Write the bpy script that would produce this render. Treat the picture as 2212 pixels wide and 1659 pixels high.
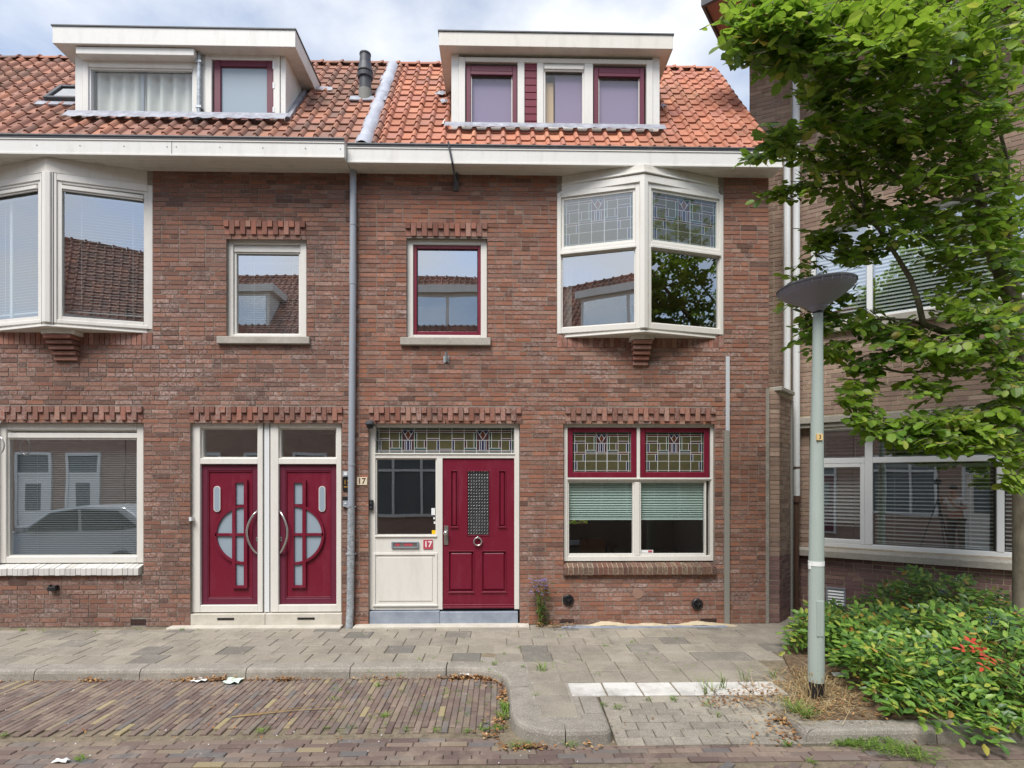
import bpy, math, random
import numpy as np
from mathutils import Matrix, Vector
R = math.radians
rnd = random.Random(11)
S = bpy.context.scene
COL = S.collection
for o in list(bpy.data.objects): bpy.data.objects.remove(o)

# ------------------------------------------------------------------ camera, sky, sun, exposure
FPX, CXP, HOR = 1220.0, 1106.0, 1040.0          # focal length / principal column / horizon row of the photo (2212 px wide)
CAM = Vector((0.0, -7.28, 1.85)); YAW = R(1.2)
cam = bpy.data.objects.new('camera', bpy.data.cameras.new('camera')); COL.objects.link(cam)
cam.location = CAM; cam.rotation_euler = (R(90), 0, -YAW)
cam.data.sensor_width = 36; cam.data.lens = 36*FPX/2212
cam.data.shift_y = (HOR-829.5)/2212; cam.data.clip_end = 600; cam.data.clip_start = .05
S.camera = cam
SUN_EL, SUN_AZ = R(56), R(205)                   # compass style: 0 = +Y, clockwise
w = bpy.data.worlds.new('World'); S.world = w; w.use_nodes = True
N, L = w.node_tree.nodes, w.node_tree.links
bg = N['Background']; bg.inputs[1].default_value = 0.15
sky = N.new('ShaderNodeTexSky'); sky.sky_type = 'NISHITA'; sky.sun_disc = False
sky.sun_elevation = SUN_EL; sky.sun_rotation = SUN_AZ
tc = N.new('ShaderNodeTexCoord')
mp = N.new('ShaderNodeMapping'); mp.inputs['Scale'].default_value = (1, 1, 1.9); mp.inputs['Location'].default_value = (.35, .2, .1)
nz = N.new('ShaderNodeTexNoise'); nz.inputs['Scale'].default_value = 2.1; nz.inputs['Detail'].default_value = 9; nz.inputs['Roughness'].default_value = .55
rp = N.new('ShaderNodeValToRGB'); rp.color_ramp.elements[0].position = .42; rp.color_ramp.elements[1].position = .64
rp.color_ramp.elements[0].color = (.24, .24, .24, 1)
mx = N.new('ShaderNodeMixRGB'); mx.inputs[2].default_value = (4.7, 4.85, 5.05, 1)
L.new(tc.outputs['Generated'], mp.inputs[0]); L.new(mp.outputs[0], nz.inputs[0]); L.new(nz.outputs[0], rp.inputs[0])
L.new(rp.outputs[0], mx.inputs[0]); L.new(sky.outputs[0], mx.inputs[1]); L.new(mx.outputs[0], bg.inputs[0])
sl = bpy.data.lights.new('sun', 'SUN'); sl.energy = 2.9; sl.angle = R(30); sl.color = (1, .97, .935)
so = bpy.data.objects.new('sun', sl); COL.objects.link(so)
sd = Vector((math.sin(SUN_AZ)*math.cos(SUN_EL), math.cos(SUN_AZ)*math.cos(SUN_EL), math.sin(SUN_EL)))
so.rotation_euler = sd.to_track_quat('Z', 'Y').to_euler(); so.location = sd*60
vs = S.view_settings; vs.view_transform = 'Standard'; vs.look = 'None'; vs.exposure = 0.62; vs.gamma = 1; vs.use_curve_mapping = False
S.render.engine = 'CYCLES'
S.cycles.max_bounces = 10; S.cycles.transparent_max_bounces = 16; S.cycles.caustics_reflective = False; S.cycles.caustics_refractive = False
S.cycles.use_denoising = True

# ------------------------------------------------------------------ measuring: where a sight line of the survey photo meets a plane of the place
I4 = Matrix.Identity(4)
def ray(vx, vy):
    u, v = (vx-CXP)/FPX, (HOR-vy)/FPX
    return Vector((math.cos(YAW)*u+math.sin(YAW), -math.sin(YAW)*u+math.cos(YAW), v))
def pl(M, vx, vy, d=0.0):
    Mi = M.inverted(); c = Mi @ CAM; r = Mi.to_3x3() @ ray(vx, vy)
    return c+r*((d-c.y)/r.y)
def P(vx, vy, Y=0.0): return pl(I4, vx, vy, Y)
def X_(vx, Y=0.0): return P(vx, 1040, Y).x
def Z_(vy, vx=1106, Y=0.0): return P(vx, vy, Y).z
def G(vx, vy, z=0.0):
    r = ray(vx, vy); return CAM+r*((z-CAM.z)/r.z)
def frame_matrix(o, xd, n_in):
    xd = Vector(xd).normalized(); y = Vector(n_in).normalized(); z = xd.cross(y)
    M = Matrix.Identity(4)
    for i in range(3): M[i][0], M[i][1], M[i][2], M[i][3] = xd[i], y[i], z[i], o[i]
    return M

# ------------------------------------------------------------------ mesh helpers
ORG = {}
class MB:
    def __init__(s, M=None): s.v = []; s.f = []; s.M = M
    def add(s, vs_, fs):
        n = len(s.v); M = s.M
        s.v += [tuple(M @ Vector(p)) for p in vs_] if M is not None else [tuple(p) for p in vs_]
        s.f += [tuple(i+n for i in f) for f in fs]; return s
    def box(s, x0, x1, y0, y1, z0, z1):
        if x0 > x1: x0, x1 = x1, x0
        if y0 > y1: y0, y1 = y1, y0
        if z0 > z1: z0, z1 = z1, z0
        return s.add([(x0,y0,z0),(x1,y0,z0),(x1,y1,z0),(x0,y1,z0),(x0,y0,z1),(x1,y0,z1),(x1,y1,z1),(x0,y1,z1)],
              [(0,1,5,4),(1,2,6,5),(2,3,7,6),(3,0,4,7),(4,5,6,7),(3,2,1,0)])
    def ring(s, x0, x1, z0, z1, t, y0, y1, tb=None, tt=None):
        tb = t if tb is None else tb; tt = t if tt is None else tt
        s.box(x0, x0+t, y0, y1, z0, z1); s.box(x1-t, x1, y0, y1, z0, z1)
        s.box(x0+t, x1-t, y0+.001, y1, z0, z0+tb); s.box(x0+t, x1-t, y0+.001, y1, z1-tt, z1); return s
    def quad(s, a, b, c, d): return s.add([a, b, c, d], [(0,1,2,3)])
    def prism(s, pts, z0, z1):                      # polygon (x, y) counter-clockwise, extruded in z
        n = len(pts)
        return s.add([(x,y,z0) for x,y in pts]+[(x,y,z1) for x,y in pts],
              [tuple(range(n-1,-1,-1)), tuple(range(n,2*n))]+[(i,(i+1)%n,n+(i+1)%n,n+i) for i in range(n)])
    def prism_y(s, pts, y0, y1):                    # polygon (x, z), extruded in y
        n = len(pts)
        return s.add([(x,y0,z) for x,z in pts]+[(x,y1,z) for x,z in pts],
              [tuple(range(n)), tuple(range(2*n-1,n-1,-1))]+[(i,n+i,n+(i+1)%n,(i+1)%n) for i in range(n)])
    def tube(s, pts, rad, n=8, cap=True):
        pts = [Vector(p) for p in pts]; rad = rad if hasattr(rad, '__len__') else [rad]*len(pts)
        V = []; ref = None
        for i, p in enumerate(pts):
            d = (pts[min(i+1, len(pts)-1)]-pts[max(i-1, 0)]).normalized()
            if ref is None: ref = Vector((0,0,1)) if abs(d.z) < .9 else Vector((1,0,0))
            a = d.cross(ref).normalized(); b = d.cross(a); ref = -b if False else a.cross(d)
            V += [p+(a*math.cos(2*math.pi*k/n)+b*math.sin(2*math.pi*k/n))*rad[i] for k in range(n)]
        F = [(i*n+k, i*n+(k+1)%n, (i+1)*n+(k+1)%n, (i+1)*n+k) for i in range(len(pts)-1) for k in range(n)]
        if cap: F += [tuple(range(n-1,-1,-1)), tuple(range((len(pts)-1)*n, len(pts)*n))]
        return s.add(V, F)
    def lathe(s, prof, n=24, c=(0,0,0), T=None):
        V = []
        for r, z in prof:
            for k in range(n):
                p = Vector((r*math.cos(2*math.pi*k/n), r*math.sin(2*math.pi*k/n), z))
                if T is not None: p = T @ p
                V.append(p+Vector(c))
        F = [(i*n+k, i*n+(k+1)%n, (i+1)*n+(k+1)%n, (i+1)*n+k) for i in range(len(prof)-1) for k in range(n)]
        return s.add(V, F)
    def build(s, name, mat, parent=None, smooth=False, bevel=0, **pr):
        o = ORG.get(parent.name, Vector()) if parent else Vector()
        me = bpy.data.meshes.new(name)
        me.from_pydata([(p[0]-o.x, p[1]-o.y, p[2]-o.z) for p in s.v], [], s.f)
        me.materials.append(mat)
        if smooth: me.polygons.foreach_set('use_smooth', [True]*len(me.polygons))
        me.update()
        ob = bpy.data.objects.new(name, me); COL.objects.link(ob)
        if parent: ob.parent = parent; ORG[ob.name] = o
        if bevel:
            m = ob.modifiers.new('bevel', 'BEVEL'); m.width = bevel; m.segments = 1; m.limit_method = 'ANGLE'
        for k, v in pr.items(): ob[k] = v
        return ob
def thing(name, loc, label, cat, group=None):
    o = bpy.data.objects.new(name, None); o.empty_display_size = .1; COL.objects.link(o)
    o.location = loc; ORG[o.name] = Vector(loc); o['label'] = label; o['category'] = cat
    if group: o['group'] = group
    return o
def part(name, parent, **pr):
    o = bpy.data.objects.new(name, None); o.empty_display_size = .1; COL.objects.link(o); o.parent = parent; ORG[o.name] = ORG[parent.name]
    for k, v in pr.items(): o[k] = v
    return o
def tag(o, label, cat, group=None):
    o['label'] = label; o['category'] = cat
    if group: o['group'] = group
    return o
def piece(name, me, parent, M):
    o = bpy.data.objects.new(name, me); COL.objects.link(o); o.parent = parent
    T = M.copy(); T.translation -= ORG[parent.name]; o.matrix_basis = T
    return o
def mesh(name, vs_, fs, mat, smooth=False):
    me = bpy.data.meshes.new(name); me.from_pydata([tuple(v) for v in vs_], [], fs); me.materials.append(mat)
    if smooth: me.polygons.foreach_set('use_smooth', [True]*len(me.polygons))
    me.update(); return me
def meshb(name, mb, mat, smooth=False): return mesh(name, mb.v, mb.f, mat, smooth)

# ------------------------------------------------------------------ materials
def lin(r, g, b): return tuple(((c/255)/12.92 if c <= 10 else ((c/255+.055)/1.055)**2.4) for c in (r, g, b))+(1,)
class MT:
    def __init__(s, name, rough=.7, spec=.3, metal=0.0):
        s.m = bpy.data.materials.new(name); s.m.use_nodes = True; s.n = s.m.node_tree.nodes; s.l = s.m.node_tree.links
        s.b = s.n['Principled BSDF']; s.b.inputs['Roughness'].default_value = rough; s.b.inputs['Specular IOR Level'].default_value = spec; s.b.inputs['Metallic'].default_value = metal
        s._p = None
    def node(s, t, **kw):
        n = s.n.new(t)
        for k, v in kw.items(): setattr(n, k, v)
        return n
    def pos(s):
        if s._p is None: s._p = s.node('ShaderNodeNewGeometry').outputs['Position']
        return s._p
    def noise(s, scale, detail=4, rough=.6, stretch=None):
        n = s.node('ShaderNodeTexNoise'); n.inputs['Scale'].default_value = scale; n.inputs['Detail'].default_value = detail; n.inputs['Roughness'].default_value = rough
        src = s.pos()
        if stretch:
            mpn = s.node('ShaderNodeMapping'); mpn.inputs['Scale'].default_value = stretch; s.l.new(src, mpn.inputs[0]); src = mpn.outputs[0]
        s.l.new(src, n.inputs[0]); return n.outputs[0]
    def ramp(s, fac, stops, interp='LINEAR'):
        r = s.node('ShaderNodeValToRGB'); cr = r.color_ramp; cr.interpolation = interp
        while len(cr.elements) < len(stops): cr.elements.new(.5)
        for e, (p, c) in zip(cr.elements, stops): e.position = p; e.color = c if hasattr(c, '__len__') else (c, c, c, 1)
        s.l.new(fac, r.inputs[0]); return r.outputs[0]
    def rand(s):
        a = s.node('ShaderNodeNewGeometry').outputs['Random Per Island']; b = s.node('ShaderNodeObjectInfo').outputs['Random']
        m = s.node('ShaderNodeMath', operation='ADD'); s.l.new(a, m.inputs[0]); s.l.new(b, m.inputs[1])
        f = s.node('ShaderNodeMath', operation='FRACT'); s.l.new(m.outputs[0], f.inputs[0]); return f.outputs[0]
    def math(s, op, a, b):
        m = s.node('ShaderNodeMath', operation=op)
        for i, x in enumerate((a, b)):
            if hasattr(x, 'links'): s.l.new(x, m.inputs[i])
            else: m.inputs[i].default_value = x
        return m.outputs[0]
    def mix(s, fac, a, b, mode='MIX'):
        m = s.node('ShaderNodeMixRGB', blend_type=mode)
        for i, x in enumerate((fac, a, b)):
            if hasattr(x, 'links'): s.l.new(x, m.inputs[i])
            else: m.inputs[i].default_value = x
        return m.outputs[0]
    def color(s, c):
        if hasattr(c, 'links'): s.l.new(c, s.b.inputs['Base Color'])
        else: s.b.inputs['Base Color'].default_value = c
        return s
    def bump(s, h, strength=.3, dist=.01):
        b = s.node('ShaderNodeBump'); b.inputs['Strength'].default_value = strength; b.inputs['Distance'].default_value = dist
        s.l.new(h, b.inputs['Height']); s.l.new(b.outputs[0], s.b.inputs['Normal']); return s

def zpos(m):
    q = m.node('ShaderNodeSeparateXYZ'); m.l.new(m.pos(), q.inputs[0]); return q.outputs[2]
def brick_mat(name, stops, bloom=(.44,.345,.31,1), bamt=.75, patch=True):
    m = MT(name, .88, .2); rv = m.rand()
    c = m.ramp(rv, stops); r2 = m.math('FRACT', m.math('MULTIPLY', rv, 37.7), 0)
    n1 = m.noise(34, 5, .7); n2 = m.noise(.8, 4, .65)
    f = m.math('MULTIPLY', m.ramp(n1, [(.40, 0.0), (.66, 1.0)]), m.math('MULTIPLY', m.math('MULTIPLY', m.ramp(n2, [(.36, .25), (.62, bamt*1.3)]), m.ramp(m.math('ADD', m.math('MULTIPLY', zpos(m), .125), m.math('MULTIPLY', n2, .25)), [(.66, 1.0), (.80, .35)])), m.ramp(r2, [(0, .15), (.6, .7), (1, 1.25)])))
    c = m.mix(f, c, bloom)
    n3 = m.noise(1.7, 4, .7); c = m.mix(m.ramp(n3, [(.5, 0.0), (.78, .3)]), c, (.075, .05, .045, 1))
    c = m.mix(m.ramp(m.noise(1, 5, .65, (3.2, 3.2, .28)), [(.56, 0.0), (.74, .42)]), c, (.07, .052, .048, 1))
    sp = m.noise(140, 2, .6); c = m.mix(m.ramp(sp, [(.60, 0.0), (.75, .35)]), c, (.06, .045, .045, 1))
    m.color(c); m.bump(m.noise(90, 4, .7), .5, .004); return m.m
RED = brick_mat('red_brick', [(0, lin(92,69,61)), (.1, lin(108,79,67)), (.28, lin(128,87,72)), (.42, lin(117,85,73)), (.58, lin(136,93,74)), (.72, lin(121,93,81)), (.85, lin(143,96,76)), (.94, lin(101,79,70)), (1, lin(150,116,100))])
RED2 = brick_mat('orange_red_brick', [(0, lin(99,72,61)), (.12, lin(121,83,67)), (.28, lin(140,91,72)), (.42, lin(126,89,74)), (.56, lin(148,97,74)), (.7, lin(131,98,84)), (.84, lin(156,102,77)), (.93, lin(113,82,71)), (1, lin(158,124,106))])
SOLD = brick_mat('soldier_brick', [(0, lin(112,75,64)), (.25, lin(136,90,75)), (.5, lin(125,91,79)), (.75, lin(152,100,83)), (1, lin(157,121,105))], bamt=.7)
BROWN = brick_mat('brown_brick', [(0, lin(134,112,99)), (.3, lin(154,128,112)), (.6, lin(169,143,125)), (.85, lin(145,119,108)), (1, lin(180,156,139))], bamt=.3)
PURPLE = brick_mat('purple_brick', [(0, lin(110,86,84)), (.4, lin(132,101,97)), (.7, lin(123,95,95)), (1, lin(147,117,108))], bamt=.2)
DKBRICK = brick_mat('dark_sill_brick', [(0, lin(88,62,56)), (.5, lin(108,74,64)), (1, lin(94,72,66))], bloom=(.33,.3,.2,1), bamt=.55)
WHBRICK = brick_mat('painted_brick', [(0, lin(196,194,188)), (1, lin(214,212,206))], bloom=(.5,.47,.4,1), bamt=.2)
def mortar_mat(name, a, b):
    m = MT(name, .95, .1); c = m.ramp(m.noise(7, 6, .7), [(.3, a), (.7, b)]); c = m.mix(m.ramp(m.noise(.7, 4, .7), [(.48, 0.0), (.6, .5)]), c, (a[0]*.6, a[1]*.6, a[2]*.6, 1))
    c = m.mix(m.ramp(m.noise(60, 3, .7), [(.4, 0.0), (.7, .5)]), c, (a[0]*.55, a[1]*.55, a[2]*.55, 1))
    m.color(c); m.bump(m.noise(120, 4), .6, .004); return m.m
MORTAR = mortar_mat('mortar_grey', lin(134,125,115), lin(164,154,142))
MORTAR_Y = mortar_mat('mortar_sandy', lin(172,160,138), lin(196,184,160))
def paint(name, c, rough=.45, dirt=.32, dc=(.3,.27,.2,1), streak=True, spec=.4):
    m = MT(name, rough, spec)
    n = m.noise(3.2, 6, .7, (2.2, 2.2, .5) if streak else None)
    k = m.mix(m.ramp(n, [(.5, 0.0), (.8, dirt)]), c, dc)
    k = m.mix(m.ramp(m.noise(45, 4, .7), [(.55, 0.0), (.8, dirt*.6)]), k, dc)
    m.color(k); m.bump(m.noise(60, 3), .06, .002); return m.m
CREAM = paint('cream_paint', lin(217,214,206), .45, .22)
CREAM2 = paint('weathered_cream_board', lin(212,207,196), .55, .4)
WHITE = paint('white_plastic', lin(218,220,220), .35, .1)
OFFW = paint('off_white_board', lin(216,214,208), .5, .3)
GREYP = paint('grey_pipe_plastic', lin(150,156,164), .45, .2)
WINE = paint('wine_red_paint', lin(110,22,43), .38, .3, (.30,.08,.12,1))
WINE2 = paint('dull_plum_paint', lin(98,34,54), .45, .1, (.2,.06,.1,1))
BLACK = paint('black_plastic', (.012,.012,.014,1), .4, .1)
DKGREY = paint('dark_grey_metal', lin(70,72,76), .5, .3)
DARKGAP = paint('dark_rubber', (.02,.018,.025,1), .7, .0)
def sepx(m, c):
    q = m.node('ShaderNodeSeparateColor'); m.l.new(c, q.inputs[0]); return q.outputs[0]
def metal(name, c, rough=.45, met=.8, spangle=False):
    m = MT(name, rough, .5, met)
    n = m.node('ShaderNodeTexVoronoi'); n.inputs['Scale'].default_value = 38 if spangle else 9; m.l.new(m.pos(), n.inputs['Vector'])
    k = m.mix(.5 if spangle else .2, c, m.mix(1.0, c, m.ramp(sepx(m, n.outputs['Color']), [(0, .25), (1, .75)]), 'OVERLAY'))
    m.color(m.mix(m.ramp(m.noise(12, 5), [(.45, 0.0), (.8, .4)]), k, (c[0]*.55, c[1]*.56, c[2]*.58, 1))); return m.m
GALV = metal('galvanised_steel', lin(170,176,180), .5, .55, True)
GALV.node_tree.nodes['Principled BSDF'].inputs['Metallic'].default_value = .45
STEEL = metal('brushed_steel', lin(200,198,192), .3, .9)
def lead_mat():
    m = MT('lead_sheet', .5, .5, .1); m.color(m.ramp(m.noise(9, 6, .7), [(.3, lin(118,120,128)), (.5, lin(146,148,156)), (.75, lin(178,180,186))])); m.bump(m.noise(12, 4, .6), .4, .015); return m.m
LEAD = lead_mat()
def stone_mat(name, stops, fine=.5, rough=.85):
    m = MT(name, rough, .25); c = m.ramp(m.noise(5, 6, .7), stops)
    c = m.mix(m.ramp(m.noise(100, 3, .75), [(.54, 0.0), (.68, fine)]), c, (.62,.6,.55,1)); c = m.mix(m.ramp(m.noise(160, 3, .6), [(.55, 0.0), (.72, fine*1.2)]), c, (.10,.095,.09,1))
    m.color(c); m.bump(m.noise(130, 4, .7), .5, .004); return m.m
GRANITO = stone_mat('speckled_granito', [(.3, lin(150,144,134)), (.7, lin(178,172,160))], .6)
CONC = stone_mat('aggregate_concrete', [(.3, lin(126,120,110)), (.5, lin(142,136,125)), (.7, lin(160,152,140))], .75)
BLUEST = stone_mat('bluestone', [(.3, lin(124,132,146)), (.6, lin(146,154,166)), (.75, lin(164,168,174))], .15)
THRESH = stone_mat('pale_terrazzo', [(.3, lin(182,176,162)), (.7, lin(206,200,188))], .25)
def tile_mat(name, stops, moss=.3):
    m = MT(name, .8, .25); c = m.ramp(m.rand(), stops)
    c = m.mix(m.ramp(m.noise(11, 6, .75), [(.5, 0.0), (.72, .45)]), c, lin(120,84,70))
    c = m.mix(m.ramp(m.noise(1.1, 4, .7), [(.5, 0.0), (.7, moss)]), c, lin(96,86,74))
    c = m.mix(m.ramp(m.noise(70, 3, .6), [(.63, 0.0), (.75, .5)]), c, lin(190,170,140))
    m.color(c); m.bump(m.noise(70, 4), .35, .004); return m.m
TILE_L = tile_mat('weathered_clay_tile', [(0, lin(132,96,84)), (.25, lin(154,112,96)), (.5, lin(166,120,102)), (.7, lin(146,112,100)), (.85, lin(176,124,100)), (1, lin(126,100,90))], .75)
TILE_R = tile_mat('orange_clay_tile', [(0, lin(163,108,88)), (.25, lin(176,118,94)), (.5, lin(184,124,99)), (.75, lin(169,118,103)), (1, lin(192,136,107))], .5)
def paver_mat(name, stops, sp=.5):
    m = MT(name, .88, .25); c = m.ramp(m.rand(), stops)
    c = m.mix(m.ramp(m.noise(2.2, 7, .75), [(.45, 0.0), (.68, .6)]), c, lin(104,98,88)); c = m.mix(m.ramp(m.noise(.9, 5, .7), [(.52, 0.0), (.68, .45)]), c, lin(170,163,150))
    c = m.mix(m.ramp(m.noise(7, 5, .75), [(.55, 0.0), (.75, .5)]), c, lin(188,178,160))
    c = m.mix(m.ramp(m.noise(95, 3, .75), [(.50, 0.0), (.68, sp*1.15)]), c, (.06,.058,.055,1)); c = m.mix(m.ramp(m.noise(110, 3, .75, (1.1,.9,1)), [(.54, 0.0), (.7, sp*1.1)]), c, (.5,.48,.43,1))
    m.color(c); m.bump(m.noise(140, 4, .7), .6, .004); return m.m
PAVER = paver_mat('concrete_paver', [(0, lin(146,139,124)), (.35, lin(159,151,136)), (.6, lin(140,132,120)), (.82, lin(155,148,133)), (.86, lin(122,117,109)), (.93, lin(113,110,103)), (1, lin(164,154,136))])
WPAVER = paver_mat('white_paver', [(0, lin(206,204,198)), (1, lin(218,216,210))], .15)
SPAVER = paver_mat('small_concrete_paver', [(0, lin(136,129,117)), (.5, lin(153,146,132)), (1, lin(166,158,143))], .55)
def klinker():
    m = MT('street_clinker', .8, .25)
    c = m.ramp(m.rand(), [(0, lin(102,87,82)), (.2, lin(115,99,91)), (.4, lin(126,110,100)), (.55, lin(110,99,93)), (.7, lin(135,118,106)), (.82, lin(106,103,102)), (.9, lin(128,115,101)), (.965, lin(139,125,106)), (.985, lin(159,146,109)), (1, lin(137,125,108))])
    c = m.mix(m.ramp(m.noise(5, 5, .7), [(.5, 0.0), (.75, .5)]), c, lin(173,156,137)); c = m.mix(m.ramp(m.noise(120, 3, .7), [(.55, 0.0), (.75, .4)]), c, (.05,.045,.045,1))
    m.color(c); m.bump(m.noise(100, 4, .7), .5, .004); return m.m
KLINK = klinker()
def earth(name, a, b, c3, sc=14):
    m = MT(name, 1, .05); c = m.ramp(m.noise(sc, 8, .75), [(.3, a), (.5, b), (.72, c3)]); m.color(m.mix(m.ramp(m.noise(200, 2, .7), [(.5, 0.0), (.7, .5)]), c, (.05,.045,.04,1))); m.bump(m.noise(80, 6, .8), 1, .01); return m.m
JOINT = earth('joint_sand', lin(108,98,82), lin(138,127,108), lin(166,152,130))
SAND = earth('loose_sand', lin(186,170,140), lin(206,190,160), lin(218,204,176), 9)
SOIL = earth('dry_soil', lin(86,70,56), lin(120,102,82), lin(160,142,116))
GROUND = earth('street_ground', lin(110,100,92), lin(126,116,106), lin(140,130,118), 3)
def glass_mat(name, base=.36, tint=(.90,.93,.93,1), wav=.0012):
    m = MT(name); m.n.remove(m.b)
    out = m.n['Material Output']; tr = m.node('ShaderNodeBsdfTransparent'); tr.inputs[0].default_value = tint
    gl = m.node('ShaderNodeBsdfGlossy'); gl.inputs['Roughness'].default_value = .0; gl.inputs[0].default_value = (.93,.95,.97,1)
    fr = m.node('ShaderNodeFresnel'); bf = m.node('ShaderNodeNewGeometry').outputs['Backfacing']; m.l.new(m.math('SUBTRACT', 1.5, m.math('MULTIPLY', bf, 1.5-1/1.5)), fr.inputs[0])
    k = m.math('ADD', m.math('MULTIPLY', fr.outputs[0], .8), base)
    b = m.node('ShaderNodeBump'); b.inputs['Strength'].default_value = 1; b.inputs['Distance'].default_value = wav
    m.l.new(m.noise(1.3, 1, .5), b.inputs['Height']); m.l.new(b.outputs[0], gl.inputs['Normal'])
    ms = m.node('ShaderNodeMixShader'); m.l.new(k, ms.inputs[0]); m.l.new(tr.outputs[0], ms.inputs[1]); m.l.new(gl.outputs[0], ms.inputs[2]); m.l.new(ms.outputs[0], out.inputs[0]); return m.m
GLASS = glass_mat('window_glass')
GLASS_D = glass_mat('clear_glass', .05)
GLASS_R = glass_mat('reflective_glass', .48); GLASS_M = glass_mat('leaded_cover_glass', .18)
def frosted():
    m = MT('frosted_glass', .25, .5); m.color(lin(146,160,170)); m.bump(m.noise(40, 3), .2, .003); return m.m
FROST = frosted()
def stain(name, c, rough=.12):
    m = MT(name, rough, .5); k = m.mix(m.ramp(m.noise(9, 4, .7), [(.35, 0.0), (.7, .6)]), c, (c[0]*1.6, c[1]*1.55, c[2]*1.3, 1)); m.color(k); m.bump(m.noise(45, 3, .7), .5, .006); return m.m
ST = {'o': stain('olive_glass', lin(72,70,50)), 'g': stain('green_glass', lin(34,58,38)), 'b': stain('blue_glass', lin(34,36,66)), 'r': stain('russet_glass', lin(82,46,28)), 'p': stain('plum_glass', lin(62,40,44)), 't': stain('teal_glass', lin(40,64,62)), 'd': stain('dark_red_glass', lin(58,30,36))}
CAME = paint('lead_came', lin(188,190,190), .5, .15, streak=False)
ROOM = paint('interior_wall', lin(196,190,180), .8, .1)
FLOORB = paint('interior_floor', lin(90,72,56), .6, .1)
BLIND = paint('blind_slat', lin(196,204,202), .5, .05, streak=False)
PLEAT = paint('pleated_blind', lin(182,200,192), .7, .05, streak=False)
CURT = paint('curtain_cloth', lin(222,222,214), .9, .05, streak=False)
SCREEN = paint('mauve_screen', lin(150,132,158), .8, .03, streak=False)
def bark(name, a, b):
    m = MT(name, .9, .15); m.color(m.ramp(m.noise(14, 6, .7, (1,1,.4)), [(.3, a), (.7, b)])); m.bump(m.noise(40, 5, .7), .5, .006); return m.m
BARK = bark('smooth_bark', lin(96,88,76), lin(140,132,116))
STEMM = bark('woody_stem', lin(84,66,52), lin(120,98,76))
def leaf_mat(name, stops, trans=.35, rough=.45, patch=None):
    m = MT(name, rough, .4); c = m.ramp(m.rand(), stops)
    if patch: c = m.mix(m.ramp(m.noise(1.6, 2, .5), [(.45, 0.0), (.65, .5)]), c, patch)
    m.color(c); tr = m.node('ShaderNodeBsdfTranslucent'); m.l.new(m.mix(.35, c, lin(150,180,40)), tr.inputs[0])
    ms = m.node('ShaderNodeMixShader'); ms.inputs[0].default_value = trans
    m.l.new(m.b.outputs[0], ms.inputs[1]); m.l.new(tr.outputs[0], ms.inputs[2]); m.l.new(ms.outputs[0], m.n['Material Output'].inputs[0]); return m.m
LEAFT = leaf_mat('tree_leaf', [(0, lin(66,98,42)), (.25, lin(88,126,48)), (.55, lin(114,152,54)), (.8, lin(138,170,62)), (.93, lin(166,184,82)), (.97, lin(196,198,96)), (1, lin(186,160,80))], .5, .4, lin(158,182,66))
LEAFM = leaf_mat('glossy_leaflet', [(0, lin(58,90,42)), (.3, lin(84,122,52)), (.6, lin(110,148,60)), (.85, lin(138,168,74)), (.96, lin(168,174,76)), (1, lin(170,112,58))], .25, .35)
LEAFRED = leaf_mat('red_leaflet', [(0, lin(190,62,48)), (1, lin(214,92,70))], .3, .4)
WEED = leaf_mat('weed_green', [(0, lin(78,112,40)), (.5, lin(110,146,54)), (1, lin(150,168,84))], .3, .6)
STRAW = leaf_mat('dry_straw', [(0, lin(150,124,82)), (.5, lin(186,162,116)), (1, lin(204,186,146))], .15, .8)
LITTER = leaf_mat('dead_leaf', [(0, lin(104,70,46)), (.35, lin(142,98,62)), (.7, lin(170,126,80)), (1, lin(194,162,118))], .1, .8)
BERRY = paint('blue_berry', lin(64,74,112), .5, .3, (.3,.34,.45,1), streak=False)
BLOSSOM = leaf_mat('violet_petal', [(0, lin(126,112,190)), (1, lin(166,150,214))], .3, .6)
PAPER = paint('white_paper', lin(226,228,226), .9, .1, streak=False)
LAMPM = paint('lamp_shade_grey', lin(132,131,146), .45, .3, (.35,.33,.38,1))
POLEM = paint('pole_green_grey', lin(164,176,168), .55, .25, (.22,.24,.22,1))
YEL = paint('yellow_label', lin(226,192,128), .6, .1); BRYEL = paint('bright_yellow_sticker', lin(236,190,20), .5, 0.0)
PINKR = paint('faded_red_plate', lin(178,70,84), .5, .15)
TXTB = paint('black_lettering', (.01,.01,.012,1), .6, 0.0); TXTW = paint('white_lettering', lin(236,236,234), .6, 0.0); TXTBR = paint('brown_lettering', lin(92,52,42), .6, 0.0); TXTG = paint('gold_lettering', lin(176,130,56), .5, 0.0)
RUST = paint('rusty_iron', lin(92,66,52), .85, .6, (.05,.04,.035,1))
SOFFIT_BR = paint('brown_painted_soffit', lin(150,104,92), .6, .2)
CARP = paint('silver_car_paint', lin(158,164,168), .25, 0.0, streak=False, spec=.6)

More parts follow.
